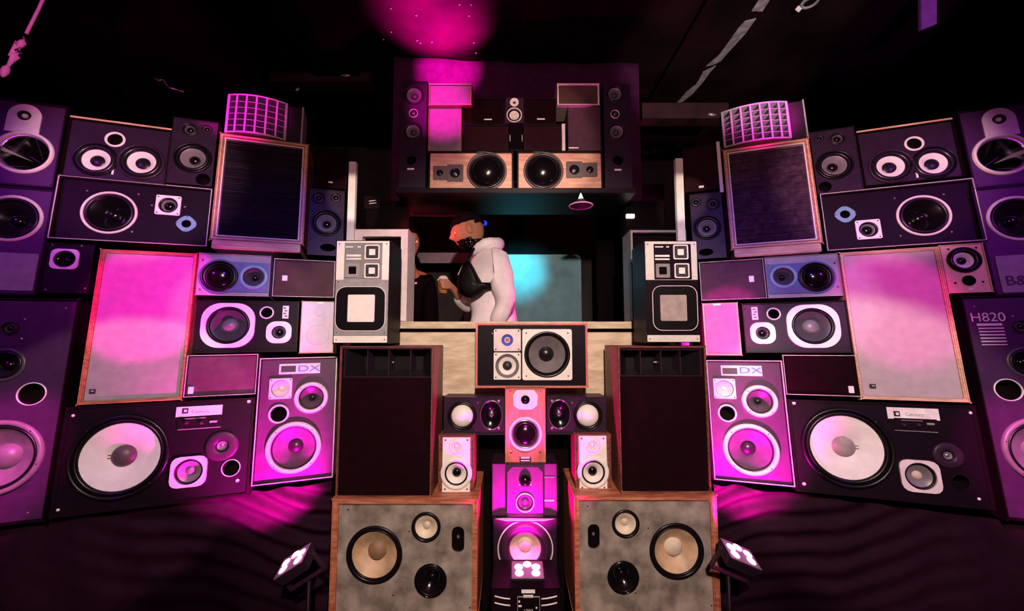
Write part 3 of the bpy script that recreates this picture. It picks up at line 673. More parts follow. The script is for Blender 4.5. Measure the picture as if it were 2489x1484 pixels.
# ---------------------------------------------------------------- centre of the booth
def big_three(P, q, wf, md, lo, sl, capm, label):
    s = Sp('concrete_faced_speaker', label, P, q); s.cab(.36, .024, .014, 'teak', bev=.004)
    s.drv('woofer', *wf, ring='rubber', rin=.86, rs=.80, cone='cone_tan', rcap=.34, cap=capm, depth=.32, proud=.006)
    s.drv('midrange', *md, ring='rubber', rin=.82, rs=.76, cone='cone_cream', rcap=.26, cap='cone_cream', depth=.30, proud=.006)
    s.drv('lower_driver', *lo, ring='gloss', rin=.9, rs=.8, cone='gloss', rcap=.26, cap='gloss', depth=.35)
    x, z, a, b = s.rect(*sl); ol = rrect(x-a, x+a, z-b, z+b, a*.9)
    s.holes.append(ol)
    o = plate('slot_tweeter', rrect(-a, a, -b, b, a*.9), [], .010, .014, 'gloss', s.e, (x, s.by, z))
    lathe('bullet', [(0, -.012), (.005, -.008), (.008, 0)], 'chrome', o, (0, .01, b*.15), seg=14)
    s.baffle('concrete')
    w, h = s.w/2, s.h
    for i in range(4): lathe('screw', [(0, -.002), (.003, -.001), (.004, 0)], 'charcoal', s.e, ((-.8, .05, -.15, .9)[i]*w, s.by, (.9, .72, .2, .1)[i]*h), seg=8)
    return s
FB = front(1.78)
big_three(FB, [(811, 1213), (1163, 1211), (1158, 1512), (796, 1512)], (907, 1352, 69), (1034, 1284, 36), (1045, 1415, 40), (1112, 1315, 31, 64), 'cap_brown', 'large wooden speaker with mottled grey face and brown dust cap, at bottom left of centre')
big_three(FB, [(1396, 1205), (1738, 1201), (1755, 1508), (1397, 1508)], (1648, 1343, 67), (1523, 1276, 34), (1517, 1407, 39), (1445, 1308, 29, 62), 'cone_cream', 'large wooden speaker with mottled grey face and cream dust cap, at bottom right of centre')
for x0, x1, lb in ((797, 1160, 'low black plinth under the bottom left wooden speaker'), (1397, 1755, 'low black plinth under the bottom right wooden speaker')):
    a = at(x0, 1511, 1.80); b = at(x1, 1511, 1.80)
    tag(box('plinth', a.x, b.x, 1.80, 2.12, 0, a.z, 'matt_black', bevel=.004), lb, 'plinth')
def horncab(q, op, vanes, label, tri=None):
    s = Sp('horn_cabinet', label, front(1.80), q); s.cab(.26, .007, .006, 'walnut'); s.trim(.004, 'walnut', .002, 'front_edge')
    w, h = s.w/2, s.h
    a = s.lp(op[0], op[1]); b = s.lp(op[2], op[3]); x0, z1 = a; x1, z0 = b
    x0 = max(x0, -w+.012); x1 = min(x1, w-.012); z1 = min(z1, h-.012)
    s.holes.append(rrect(x0, x1, z0, z1))
    s.baffle('grille_black', 'front_panel')
    d = .10; ix = (x1-x0)*.14; iz = (z1-z0)*.18
    v = [(x0, .006, z0), (x1, .006, z0), (x1, .006, z1), (x0, .006, z1), (x0+ix, d, z0+iz), (x1-ix, d, z0+iz), (x1-ix, d, z1-iz), (x0+ix, d, z1-iz)]
    o = mobj('horn_flare', v, [(0, 1, 5, 4), (1, 2, 6, 5), (2, 3, 7, 6), (3, 0, 4, 7), (4, 5, 6, 7)], 'cone_black', s.e)
    plate('horn_lip', rrect(x0-.004, x1+.004, z0-.004, z1+.004), [rrect(x0, x1, z0, z1)], .003, .007, 'charcoal', s.e)
    for px in vanes:
        x = s.lp(px, op[1])[0]; box('vane', x-.002, x+.002, .010, d, z0+.004, z1-.004, 'charcoal', s.e)
    xm = (x0+x1)/2; box('horn_badge', xm-.010, xm+.010, .06, .063, (z0+z1)/2-.004, (z0+z1)/2+.002, 'print_grey', s.e)
    return s
horncab([(829, 841), (1051, 841), (1050, 1208), (814, 1209)], (839, 848, 1046, 915), (892, 944, 997), 'tall black horn cabinet with walnut edges, on the bottom left wooden speaker')
horncab([(1503, 842), (1711, 840), (1733, 1197), (1508, 1199)], (1508, 850, 1705, 912), (1558, 1608, 1655), 'tall black horn cabinet with walnut edges, on the bottom right wooden speaker')
def monitor(q, dark, pan, t1, t2, bs, rr, sq, tx, label):
    s = Sp('studio_monitor', label, front(1.82), q); s.cab(.19, .003, .002, 'black'); w, h = s.w/2, s.h
    um, pm, lm, wm = ('offwhite', 'baffle', 'baffle', 'cap_grey') if dark else ('white', 'midgrey', 'grey', 'white')
    zs = s.lp(pan[0], pan[3])[1]; zb = h*.072
    box('upper_face', -w+.003, w-.003, -.002, .006, zs, h-.003, um, s.e, .001)
    box('lower_face', -w+.003, w-.003, -.002, .006, zb+.001, zs-.001, lm, s.e, .001)
    box('base_strip', -w+.003, w-.003, -.002, .006, .003, zb, um, s.e, .001)
    a = s.lp(pan[0], pan[1]); b = s.lp(pan[2], pan[3])
    box('control_panel', a[0], b[0], -.004, 0, b[1]+.002, min(a[1], h-.008), pm, s.e, .001)
    y = -.004
    for t in (t1, t2):
        x, z, p, _ = s.rect(t[0], t[1], 36, 36)
        o = plate('tweeter', rrect(-p, p, -p, p, p*.22), [rrect(-p*.84, p*.84, -p*.84, p*.84, p*.18)], -.005, 0, 'print_white', s.e, (x, y, z))
        plate('tweeter_recess', rrect(-p*.82, p*.82, -p*.82, p*.82, p*.16), [], -.0015, 0, 'print_dark', o)
        plate('diaphragm', rrect(-p*.42, p*.42, -p*.42, p*.42, p*.12), [], -.004, -.001, 'print_white', o)
        for ang in range(4):
            c, sn = math.cos(math.pi/4+ang*math.pi/2), math.sin(math.pi/4+ang*math.pi/2)
            lathe('screw', [(0, -.003), (.002, -.0025), (.003, -.001)], 'midgrey', o, (p*.62*c*1.2, 0, p*.62*sn*1.2), seg=8)
    x, z, p, _ = s.rect(bs[0], bs[1], 34, 34)
    o = plate('square_port', rrect(-p, p, -p, p, p*.15), [rrect(-p*.55, p*.55, -p*.55, p*.55, p*.1)], -.004, 0, 'midgrey' if dark else 'grey', s.e, (x, y, z))
    plate('port_recess', rrect(-p*.56, p*.56, -p*.56, p*.56, p*.1), [], -.0015, 0, 'matt_black', o)
    x0, z1 = s.lp(rr[0], rr[1]); x1, z0 = s.lp(rr[2], rr[3]); rad = (x1-x0)*.2
    o = plate('woofer_frame', rrect(x0, x1, z0, z1, rad), [rrect(x0+.0025, x1-.0025, z0+.0025, z1-.0025, rad-.002)], -.006, -.001, 'print_white', s.e)
    plate('woofer_surround', rrect(x0+.0025, x1-.0025, z0+.0025, z1-.0025, rad-.002), [], -.0035, -.001, 'rubber', o)
    x, z, p, p2 = s.rect(*sq); plate('flat_diaphragm', rrect(x-p, x+p, z-p2, z+p2, p*.10), [], -.008, -.002, wm, o)
    for k, (tx_, ty, tw, th) in enumerate(tx): s.pl_('printed_line', tx_, ty, tw, th, 'print_white', .0008, y=-.004)
    for a_, b_ in ((-.88, .965), (.88, .965), (-.88, .59), (.88, .59), (-.88, .10), (.88, .10), (-.88, .035), (.88, .035)):
        lathe('screw', [(0, -.003), (.002, -.0025), (.003, 0)], 'print_dark', s.e, (a_*w, -.002, b_*h), seg=8)
    return s
monitor([(819, 584), (950, 584), (941, 834), (808, 834)], False, (839, 590, 928, 680), (906, 613), (905, 658), (858, 657), (818, 696, 936, 804), (879, 749, 65, 66),
        [(850, 600, 18, 3), (874, 600, 8, 3), (861, 621, 36, 5), (861, 629, 36, 4)], 'white-fronted studio monitor with a flat square woofer, on the left horn cabinet')
monitor([(1565, 585), (1692, 585), (1705, 832), (1573, 832)], True, (1588, 593, 1681, 680), (1653, 613), (1656, 658), (1610, 658), (1584, 694, 1697, 803), (1636, 748, 64, 63),
        [(1601, 600, 20, 3), (1622, 600, 7, 3), (1609, 622, 35, 5), (1609, 630, 35, 4)], 'dark-fronted studio monitor with a flat square woofer, on the right horn cabinet')
# desk
YD = 2.12
a = at(800, 781, YD); b = at(1720, 798, YD); zt, zb = a.z, b.z
d = empty('booth_desk', Matrix.Translation((.03, YD, 0)), 'plywood booth desk with a raw front board under the opening', 'desk')
def dbox(n, px0, px1, y0, y1, py0, py1, m, bev=.002):
    A = at(px0, py0, YD); B = at(px1, py1, YD); return box(n, A.x-.03, B.x-.03, y0, y1, B.z, A.z, m, d, bev)
dbox('desk_top', 863, 1635, 0, .20, 781, 798, 'plywood')
dbox('front_board', 960, 1205, .012, .03, 807, 962, 'plywood'); dbox('front_board', 1206, 1420, .012, .03, 807, 962, 'plywood'); dbox('front_board', 1421, 1590, .012, .03, 807, 962, 'plywood')
dbox('shadow_gap', 866, 1632, .03, .06, 797, 962, 'matt_black', 0)
box('lower_panel', -.86, .82, .03, .06, 0, at(0, 961, YD).z, 'matt_black', d)
box('support', -.80, -.74, .07, .18, 0, zb, 'black', d); box('support', .74, .80, .07, .18, 0, zb, 'black', d)
# pale cabinets standing on the desk behind the monitors
def sidecab(q, m, edge, label):
    s = Sp('open_cabinet', label, front(2.145), q, 'cabinet'); s.cab(.16, edge, .05, m); s.grille('matt_black', name='dark_interior'); return s
sidecab([(864, 557), (995, 557), (985, 780), (856, 780)], 'pinkwhite', .040, 'pale pink open cabinet on the desk, behind the white-fronted monitor')
sidecab([(1532, 559), (1668, 559), (1674, 780), (1538, 780)], 'midgrey', .012, 'grey open cabinet on the desk, behind the dark-fronted monitor')
# centre stack
s = Sp('centre_speaker', 'wide speaker with square white driver plates, in the middle of the desk front', front(2.0), [(1157, 785), (1427, 785), (1430, 941), (1155, 943)]); s.cab(.12, .010, .006, 'cherry'); s.trim(.006, 'cherry', .003, 'front_edge')
x, z, a, b = s.rect(1233, 826, 66, 54)
o = plate('tweeter', rrect(-a, a, -b, b, a*.14), [circ(0, 0, .030)], -.006, .001, 'pinkwhite', s.e, (x, s.by, z)); s.holes.append(circ(x, z, .0302))
lathe('tweeter_cone', [(.030, -.004), (.024, .004), (.014, .008)], 'blue_ring', o); lathe('ring', [(.016, .009), (.014, .001), (.011, .0), (.009, .006)], 'pinkwhite', o); lathe('dome', [(.010, .006), (.006, -.001), (0, -.004)], 'cherry', o)
for i in (-1, 1):
    for j in (-1, 1): lathe('screw', [(0, -.008), (.003, -.0075), (.004, -.006)], 'print_dark', o, (i*a*.84, 0, j*b*.84), seg=8)
for nm, cx_, cy_, wx_, wy_, R0, st in (('midrange', 1233, 889, 66, 66, 29, 0), ('woofer', 1330, 861, 121, 124, 56, 1)):
    x, z, a, b = s.rect(cx_, cy_, wx_, wy_); R = s.rad(cx_, cy_, R0); s.holes.append(circ(x, z, R))
    o = plate(nm, rrect(-a, a, -b, b, a*.09), [circ(0, 0, R)], -.007, .001, 'white', s.e, (x, s.by, z))
    if st == 0:
        lathe('surround', [(R, -.005), (R*.9, .002), (R*.74, .006)], 'cone_grey', o); lathe('cone', [(R*.74, .006), (R*.5, .012), (R*.36, .018)], 'white', o); lathe('dust_cap', [(R*.4, .016), (R*.3, .008), (R*.15, .004), (0, .003)], 'print_dark', o)
    else:
        lathe('surround', [(R, -.006), (R*.95, -.012), (R*.88, -.004), (R*.80, .004)], 'rubber', o); lathe('cone', [(R*.80, .004), (R*.6, .025), (R*.33, .05)], 'cone_grey', o); lathe('dust_cap', [(R*.34, .05), (R*.28, .04), (R*.15, .033), (0, .030)], 'cone_black', o)
    for i in (-1, 1):
        for j in (-1, 1): lathe('screw', [(0, -.009), (.003, -.0085), (.004, -.007)], 'print_dark', o, (i*a*.84, 0, j*b*.84), seg=8)
s.screw(1197, 810, 3); s.baffle('baffle')
def smallwide(q, wh, ov, label):
    s = Sp('small_wide_speaker', label, front(1.9), q); s.cab(.12, .004, .003, 'charcoal')
    s.drv('woofer', *wh, ring='rubber', rin=.90, rs=.74, cone='white', capk='bulge')
    s.drv('elliptical_horn', ov[0], ov[1], 27, ring='chrome', rin=.94, rs=.86, sur='gloss', cone='gloss', rcap=.22, cap='chrome', depth=.35, aspect=1.32)
    sd = 1 if ov[0] > wh[0] else -1
    for py in (974, 1040): s.screw(ov[0]+sd*18, py, 4)
    for px in (wh[0]+sd*38,): s.screw(px, 978, 2.5)
    s.baffle('baffle_slate'); return s
smallwide([(1079, 965), (1226, 965), (1226, 1056), (1079, 1056)], (1123, 1011, 36), (1194, 1008), 'small wide speaker with a white cone, left of the pink centre speaker')
smallwide([(1329, 964), (1472, 964), (1474, 1055), (1329, 1055)], (1429, 1010, 36), (1360, 1006), 'small wide speaker with a white cone, right of the pink centre speaker')
s = Sp('cherry_speaker', 'pink-lit cherry speaker with black bulging woofer, upright in the middle of the stack', front(1.9), [(1228, 945), (1326, 945), (1326, 1124), (1228, 1124)]); s.cab(.12, .004, .004, 'cherry')
x, z, a, b = s.rect(1277, 971, 60, 48); s.holes.append(circ(x, z, a*.36))
o = plate('tweeter', [(-a, b*.5), (-a*.7, b), (a*.7, b), (a, b*.5), (a*.95, -b*.6), (a*.5, -b), (-a*.5, -b), (-a*.95, -b*.6)], [circ(0, 0, a*.36)], -.005, .001, 'pinkwhite', s.e, (x, s.by, z))
lathe('surround', [(a*.36, -.005), (a*.33, -.009), (a*.28, -.002), (a*.24, .004)], 'rubber', o); lathe('dome', [(a*.27, .003), (a*.2, -.008), (a*.1, -.012), (0, -.013)], 'gloss', o)
s.drv('woofer', 1277, 1055, 41, ring='pinkwhite', rin=.86, rs=.72, sur='chrome', cone='gloss', capk='bulge', proud=.009)
for p in ((1241, 950), (1312, 950), (1242, 1098), (1313, 1098)): s.screw(*p, 4)
s.pl_('label_plate', 1277, 1116, 28, 13, 'print_dark', .002); s.pl_('label_line', 1277, 1112, 22, 4, 'pinkwhite', .003); s.pl_('label_line', 1277, 1119, 22, 3, 'pinkwhite', .003); s.baffle('cherry')
def twoway(q, pl, tw, wf, label):
    s = Sp('white_two_way_speaker', label, front(1.86), q); s.cab(.15, .006, .004, 'walnut')
    R = s.rad(*wf); x, z, a, b = s.rect(*pl); s.by = -.002
    wx, wz = s.lp(*wf[:2])
    s.drv('tweeter', *tw, ring='white', rin=.62, rs=.5, sur='offwhite', cone='white', rcap=.34, cap='silver', depth=.1, proud=.003)
    s.drv('woofer', *wf, ring='white', rin=.74, rs=.64, sur='rubber', cone='cone_white', rcap=.30, cap='gloss', depth=.25, proud=.007)
    zt2, zb2 = z+b, z-b
    hw = a; an = math.acos(min(1, hw/R)); pts = [(x-hw, zb2), (x+hw, zb2)]
    pts += [(wx+R*1.01*math.cos(t), wz+R*1.01*math.sin(t)) for t in [-an+2*an*i/12 for i in range(13)]] if an > .05 else []
    pts += [(x+hw, zt2), (x-hw, zt2)]
    pts += [(wx+R*1.01*math.cos(t), wz+R*1.01*math.sin(t)) for t in [math.pi-an+2*an*i/12 for i in range(13)]] if an > .05 else []
    plate('white_baffle', pts, s.holes, s.by, .008, 'white', s.e)
    for i in (-1, 1):
        for j, zz in ((0, zb2+.012), (1, zt2-.012)): lathe('screw', [(0, -.003), (.003, -.0025), (.004, 0)], 'print_dark', s.e, (x+i*hw*.8, s.by, zz), seg=8)
    s.by = .006; s.baffle('walnut', 'front_panel'); return s
twoway([(1066, 1058), (1152, 1058), (1153, 1196), (1066, 1196)], (1109, 1128, 67, 132), (1109, 1085, 17), (1109, 1150, 38), 'small white-faced two-way speaker, on the bottom left wooden speaker')
twoway([(1398, 1055), (1485, 1055), (1486, 1194), (1398, 1194)], (1441, 1124, 67, 132), (1441, 1082, 17), (1442, 1147, 38), 'small white-faced two-way speaker, on the bottom right wooden speaker')
s = Sp('arched_plate_speaker', 'purple-lit speaker with a chamfered raised plate, under the pink centre speaker', front(1.88), [(1196, 1126), (1354, 1126), (1354, 1256), (1196, 1256)]); s.cab(.16, .003, .003, 'charcoal', bev=.005)
s.holes = []; s.baffle('baffle_grey')
x, z, a, b = s.rect(1276, 1191, 86, 120); c = a*.28
o = plate('raised_plate', [(-a, -b), (a, -b), (a, b-c), (a-c, b), (-a+c, b), (-a, b-c)], [circ(0, z*0+(s.lp(1276, 1217)[1]-z), s.rad(1276, 1217, 20))], -.018, .002, 'baffle_grey', s.e, (x, 0, z))
s.by = -.018
s.drv('midrange', 1276, 1217, 23, ring='white', rin=.86, rs=.7, cone='cone_mid', rcap=.4, cap='cone_mid', depth=.3)
xx, zz = s.lp(1276, 1164); R = s.rad(1276, 1164, 15)
t_ = lathe('tweeter', [(R, .0), (R*.98, -.006), (R*.8, -.014), (R*.4, -.022), (0, -.024)], 'gloss', s.e, (xx, s.by, zz))
for k in (0, 6): s.pl_('slot_line', 1276, 1167+k, 30, 3, 'print_white', .004)
s.by = .003
s.pl_('side_line', 1335, 1159, 24, 2, 'grey', .003); s.pl_('side_line', 1335, 1216, 24, 4, 'pinkwhite', .003)
s = Sp('ported_subwoofer', 'purple-lit subwoofer with a thin white ring, behind the centre stage light', front(1.86), [(1198, 1257), (1355, 1257), (1355, 1450), (1198, 1450)]); s.cab(.18, .004, .004, 'black', bev=.006)
s.drv('woofer', 1277, 1334, 68, ring='white', rin=.955, rs=.56, sur='charcoal', cone='cone_cream', rcap=.26, cap='cone_cream', depth=.3, proud=.008)
s.baffle('baffle_slate')
w, h = s.w/2, s.h
mobj('top_visor', [(-w*.92, -.004, h-.004), (-w*.6, -.022, h+.0), (w*.6, -.022, h+.0), (w*.92, -.004, h-.004), (-w*.92, .05, h-.002), (w*.92, .05, h-.002), (-w*.6, -.022, h-.006), (w*.6, -.022, h-.006)],
     [(0, 1, 2, 3, 5, 4), (0, 6, 1), (1, 6, 7, 2), (2, 7, 3), (0, 3, 7, 6)], 'pinkwhite', s.e)
s = Sp('amplifier_unit', 'black unit with display and white print, at the bottom under the centre stage light', front(1.64), [(1196, 1428), (1360, 1428), (1362, 1520), (1194, 1520)], 'amplifier'); s.cab(.2, .004, .003, 'black'); s.grille('black', name='front_panel'); s.by = .002
s.pl_('name_plate', 1284, 1437, 33, 8, 'print_white', .002); s.pl_('name_plate', 1284, 1449, 24, 6, 'print_white', .002)
x, z, a, b = s.rect(1285, 1478, 55, 58); o = plate('display_frame', rrect(-a, a, -b, b, .003), [rrect(-a+.002, a-.002, -b+.002, b-.002, .002)], -.004, .001, 'grey', s.e, (x, s.by, z))
plate('display', rrect(-a+.002, a-.002, -b+.002, b-.002), [], -.001, .001, 'gloss', o)
for px, py in ((1262, 1461), (1262, 1472), (1266, 1472), (1304, 1476)): s.pl_('indicator', px, py, 4, 4, 'print_white', .003)
s.text('1202', 1284, 1484, 9, 'print_white', y=s.by-.003)
for sg in (-1, 1):
    for k in (0, 16):
        p = [s.lp(1278+sg*(76-38*t), 1446+k+7*math.sin(t*1.5)) for t in (0, .33, .66, 1)]
        tube('handle_rib', [(q[0], -.004, q[1]) for q in p], .0028, 'pinkwhite', s.e, 8)
tag(box('plinth', at(1215, 0, 1.66).x, at(1345, 0, 1.66).x, 1.66, 2.06, 0, s.e.location.z-.003, 'matt_black'), 'low black plinth under the centre unit', 'plinth')
# ---------------------------------------------------------------- stage lights
def par(px, py, Y, roll, tilt, tgt, power, deg, label, yaw=0, stand=True):
    p = at(px, py, Y)
    mw = Matrix.Translation(p) @ Matrix.Rotation(yaw, 4, 'Z') @ Matrix.Rotation(roll, 4, 'Y') @ Matrix.Rotation(tilt, 4, 'X')
    e = empty('stage_light', mw, label, 'stage light', 'magenta stage lights')
    # local: lenses look along +z, flat rectangular head
    w, dd, hh = .072, .056, (.05 if stand else .024)
    v = [(-w, -dd, 0), (w, -dd, 0), (w, dd, 0), (-w, dd, 0), (-w*.8, -dd*.8, -hh), (w*.8, -dd*.8, -hh), (w*.8, dd*.8, -hh), (-w*.8, dd*.8, -hh)]
    mobj('head', v, [(0, 1, 2, 3), (4, 7, 6, 5), (0, 4, 5, 1), (1, 5, 6, 2), (2, 6, 7, 3), (3, 7, 4, 0)], 'charcoal', e, bevel=.006)
    box('lens_panel', -w*.9, w*.9, -dd*.9, dd*.9, -.002, .002, 'par_face', e, .001)
    for x, y in ((0, .030), (-.036, .014), (.036, .014), (-.034, -.022), (.034, -.022)):
        v, f = lathe_vf([(.018, .001), (.0175, .004), (.010, .008), (0, .009)], 20)
        mobj('lens', [(a, c, b) for a, b, c in v], f, 'lamp_lens', e, smooth=True, loc=(x, y, 0))
    for sx in ((-1, 1) if stand else ()):
        box('yoke_arm', sx*(w+.006)-.003, sx*(w+.006)+.003, -.012, .012, -.10, -.01, 'charcoal', e, .001)
    if stand: box('yoke_base', -w-.009, w+.009, -.012, .012, -.106, -.10, 'charcoal', e, .001)
    l = bpy.data.lights.new('stage_light_beam', 'SPOT'); l.energy = power; l.color = MAG; l.spot_size = math.radians(deg); l.spot_blend = .7; l.shadow_soft_size = .02
    lo = bpy.data.objects.new('stage_light_beam', l); COL.objects.link(lo); lo.location = p+(mw.to_3x3() @ Vector((0, 0, .02)))
    lo.rotation_euler = (Vector(tgt)-lo.location).to_track_quat('-Z', 'Y').to_euler()
    if not stand: return e
    b = mw @ Vector((0, 0, -.106))
    t = tube('stand', [b, (b.x, b.y, .012)], .009, 'black'); t.parent = e; t.matrix_parent_inverse = mw.inverted()
    f = lathe('stand_foot', [(0, -.01), (.08, -.01), (.08, 0), (0, 0)], 'black', None); f.rotation_euler = (-math.pi/2, 0, 0); f.location = (b.x, b.y, .012); f.parent = e; f.matrix_parent_inverse = mw.inverted()
    return e
par(1282, 1384, 1.70, 0, math.radians(6), at(1277, 1060, 1.9), 60, 112, 'magenta stage light with five glowing lenses, in front of the subwoofer', stand=False)
par(712, 1362, 1.66, math.radians(-32), math.radians(16), at(655, 1120, 1.95), 230, 78, 'magenta stage light with five glowing lenses, tilted under the left stack')
par(1800, 1345, 1.66, math.radians(22), math.radians(16), at(1790, 1120, 1.98), 210, 78, 'magenta stage light with five glowing lenses, tilted under the right stack')
# ---------------------------------------------------------------- top shelf
YT = 2.2
a = at(962, 459, YT); b = at(1545, 471, YT)
sh = empty('overhead_shelf', Matrix.Translation(((a.x+b.x)/2, YT+.15, 0)), 'black overhead shelf on posts spanning the booth opening', 'shelf')
mx = (a.x+b.x)/2
box('shelf_board', a.x-mx, b.x-mx, -.17, .24, b.z, a.z, 'black', sh, .003)
for sx in (-1, 1):
    hw = (b.x-a.x)/2; box('post', sx*(hw+.12)-.12, sx*(hw+.12)+.12, .05, .16, .70, a.z, 'matt_black', sh)
bk = at(0, 137, 2.66).z; zl = a.z-.02
nu, nv = 60, 20; vs = []; fs = []
x0, x1 = at(958, 137, 2.66).x, at(1552, 137, 2.66).x
for j in range(nv+1):
    for i in range(nu+1):
        q = i/nu; t = j/nv
        vs.append((x0+(x1-x0)*q, 2.66+.006*math.sin(26*q+2*t)+.03*math.sin(math.pi*t)*0, bk+(zl-bk)*t-.05*q*(1-t)-.02*math.sin(math.pi*q)*(1-t)))
for j in range(nv):
    for i in range(nu): k = j*(nu+1)+i; fs.append((k, k+1, k+nu+2, k+nu+1))
k = len(vs)                                                   # the cloth folds back over a rail
for i in range(nu+1): x, y, z = vs[i]; vs.append((x, y+.14, z+.008))
for i in range(nu): fs.append((i, k+i, k+i+1, i+1))
tag(mobj('back_cloth', vs, fs, 'backcloth', smooth=True), 'black cloth backdrop behind the top shelf, lit purple at its left', 'backdrop')
def col(q, drs, tw, pt, lg, label):
    s = Sp('column_speaker', label, front(YT), q); s.cab(.2, .005, .003, 'charcoal')
    for c in drs: s.drv('woofer', *c, ring='charcoal', rin=.86, rs=.72, cone='cone_grey', rcap=.36, cap='cone_mid', depth=.3)
    s.drv('tweeter', *tw, ring='silver', rin=.82, rs=.6, cone='cone_black', sur='rubber', rcap=.35, cap='chrome', depth=.1)
    s.port(*pt, ring='charcoal', rin=.86); s.label_tick(*lg, 17, 4); s.baffle('baffle_slate'); return s
col([(975, 199), (1038, 198), (1034, 456), (969, 456)], ((1006, 230, 25), (1003, 318, 23)), (1005, 275, 11), (1000, 389, 14), (998, 410), 'slim column speaker with magenta cones, at the left end of the top shelf')
col([(1467, 204), (1530, 204), (1537, 458), (1470, 458)], ((1495, 227, 22), (1499, 319, 22)), (1495, 277, 11), (1502, 389, 14), (1502, 412), 'slim dark column speaker, at the right end of the top shelf')
def wide3(q, wf, md, tw, label):
    s = Sp('oak_front_speaker', label, front(YT), q); s.cab(.2, .009, .004, 'black'); s.trim(.0025, 'walnut', .002, 'front_edge')
    s.drv('woofer', *wf, ring='cap_plum', rin=.88, rs=.78, cone='gloss', capk='bulge', proud=.006)
    x, z, a, b = s.rect(*md); x2, z2, a2, b2 = s.rect(*tw)
    for nm, xx, zz, aa, bb, r in (('midrange', x, z, a, b, .62), ('tweeter', x2, z2, a2, b2, .5)):
        R = min(aa, bb)*r; s.holes.append(circ(xx, zz, R))
        o = plate(nm, rrect(-aa, aa, -bb, bb, aa*.15), [circ(0, 0, R)], -.005, .001, 'cap_plum', s.e, (xx, s.by, zz))
        lathe('cone', [(R, -.003), (R*.7, .008), (R*.3, .016)], 'cone_black', o, seg=28); lathe('dust_cap', [(R*.35, .016), (R*.25, .008), (0, .004)], 'chrome', o, seg=20)
    w, h = s.w/2, s.h
    wx = s.lp(*wf[:2])[0]
    for zz in (.006, h-.006): box('clip', wx-.055, wx+.0, -.004, .004, zz-.006, zz+.006, 'print_dark', s.e)
    s.baffle('oak_baffle'); return s
wide3([(1042, 368), (1248, 368), (1247, 460), (1041, 460)], (1183, 415, 49), (1106, 420, 40, 41), (1069, 420, 33, 34), 'oak-fronted speaker lying at the left on the top shelf')
wide3([(1257, 368), (1464, 368), (1466, 460), (1257, 460)], (1321, 415, 49), (1396, 412, 40, 40), (1434, 412, 36, 34), 'oak-fronted speaker lying at the right on the top shelf')
def gbox(name, q, m, cm, rim, label, depth=.18, Y=YT, tm=None, tick=None):
    s = Sp(name, label, front(Y), q); s.cab(depth, rim, .006, cm); s.grille(m)
    if tm: s.trim(.006, tm)
    if tick: s.label_tick(*tick)
    return s
gbox('tall_grille_speaker', [(1042, 257), (1122, 257), (1121, 367), (1041, 367)], 'grille_mauve', 'cherry', .003, 'magenta-lit tall grille speaker, on the left oak-fronted speaker', Y=2.22)
s = gbox('upper_grille_speaker', [(1043, 203), (1146, 203), (1146, 256), (1042, 256)], 'grille_mauve', 'cherry', .006, 'magenta-lit overhanging box speaker with bright edges, topmost at the left of the shelf', Y=2.20)
box('edge_strip', -s.w/2, s.w/2, -.003, .002, .004, .007, 'trim', s.e); box('edge_strip', -s.w/2, s.w/2, -.003, .002, s.h-.008, s.h-.003, 'trim', s.e)
gbox('tall_grille_speaker', [(1379, 256), (1460, 256), (1463, 367), (1381, 367)], 'grille_plum', 'charcoal', .004, 'dull purple tall grille speaker with a badge, on the right oak-fronted speaker', Y=2.22, tick=(1395, 358, 24, 3))
gbox('upper_grille_speaker', [(1355, 203), (1456, 203), (1457, 255), (1354, 255)], 'grille_brown', 'trim', .008, 'brown grille box speaker with a white frame, topmost at the right of the shelf', Y=2.20)
gbox('low_grille_speaker', [(1126, 302), (1236, 302), (1236, 366), (1126, 366)], 'grille_wine', 'black', .008, 'dark wine-red grille speaker, between the magenta box and the small white-cone speaker')
gbox('low_grille_speaker', [(1273, 302), (1364, 302), (1364, 366), (1273, 366)], 'grille_wine', 'black', .008, 'dark wine-red grille speaker, right of the small white-cone speaker')
s = Sp('wooden_slat', 'short pale upright slat beside the right wine-red grille on the top shelf', front(YT), [(1366, 300), (1374, 300), (1374, 366), (1366, 366)], 'slat'); box('board', -s.w/2, s.w/2, 0, .02, 0, s.h, 'offwhite', s.e, .001)
gbox('black_box_speaker', [(1150, 240), (1225, 240), (1225, 301), (1150, 301)], 'grille_black', 'black', .004, 'black box speaker with a tiny white badge, left of the small white-cone speaker', tick=(1186, 289, 19, 3), depth=.14)
gbox('black_box_speaker', [(1276, 240), (1352, 240), (1352, 301), (1276, 301)], 'grille_black', 'black', .004, 'black box speaker with a tiny white badge, right of the small white-cone speaker', tick=(1315, 288, 19, 3), depth=.14)
s = Sp('mini_speaker', 'small speaker with white tweeter and woofer, in the middle of the top shelf', front(YT-.01), [(1229, 237), (1272, 237), (1272, 299), (1229, 299)]); s.cab(.12, .003, .003, 'charcoal')
s.drv('tweeter', 1250, 248, 11, ring='white', rin=.5, rs=.42, sur='white', cone='white', rcap=.3, cap='gloss', depth=.1)
s.drv('woofer', 1250, 279, 19, ring='white', rin=.85, rs=.62, sur='rubber', cone='cone_white', rcap=.3, cap='cone_white', depth=.2); s.baffle('baffle_slate')
s = Sp('speaker_stand', 'narrow black stand under the small white-cone speaker on the top shelf', front(YT+.01), [(1238, 300), (1271, 300), (1271, 366), (1238, 366)], 'stand'); box('column', -s.w/2+.003, s.w/2-.003, .02, .12, .006, s.h-.006, 'matt_black', s.e)
box('top_plate', -s.w/2, s.w/2, .0, .12, s.h-.006, s.h, 'black', s.e); box('base_plate', -s.w/2, s.w/2, 0, .12, 0, .006, 'black', s.e)
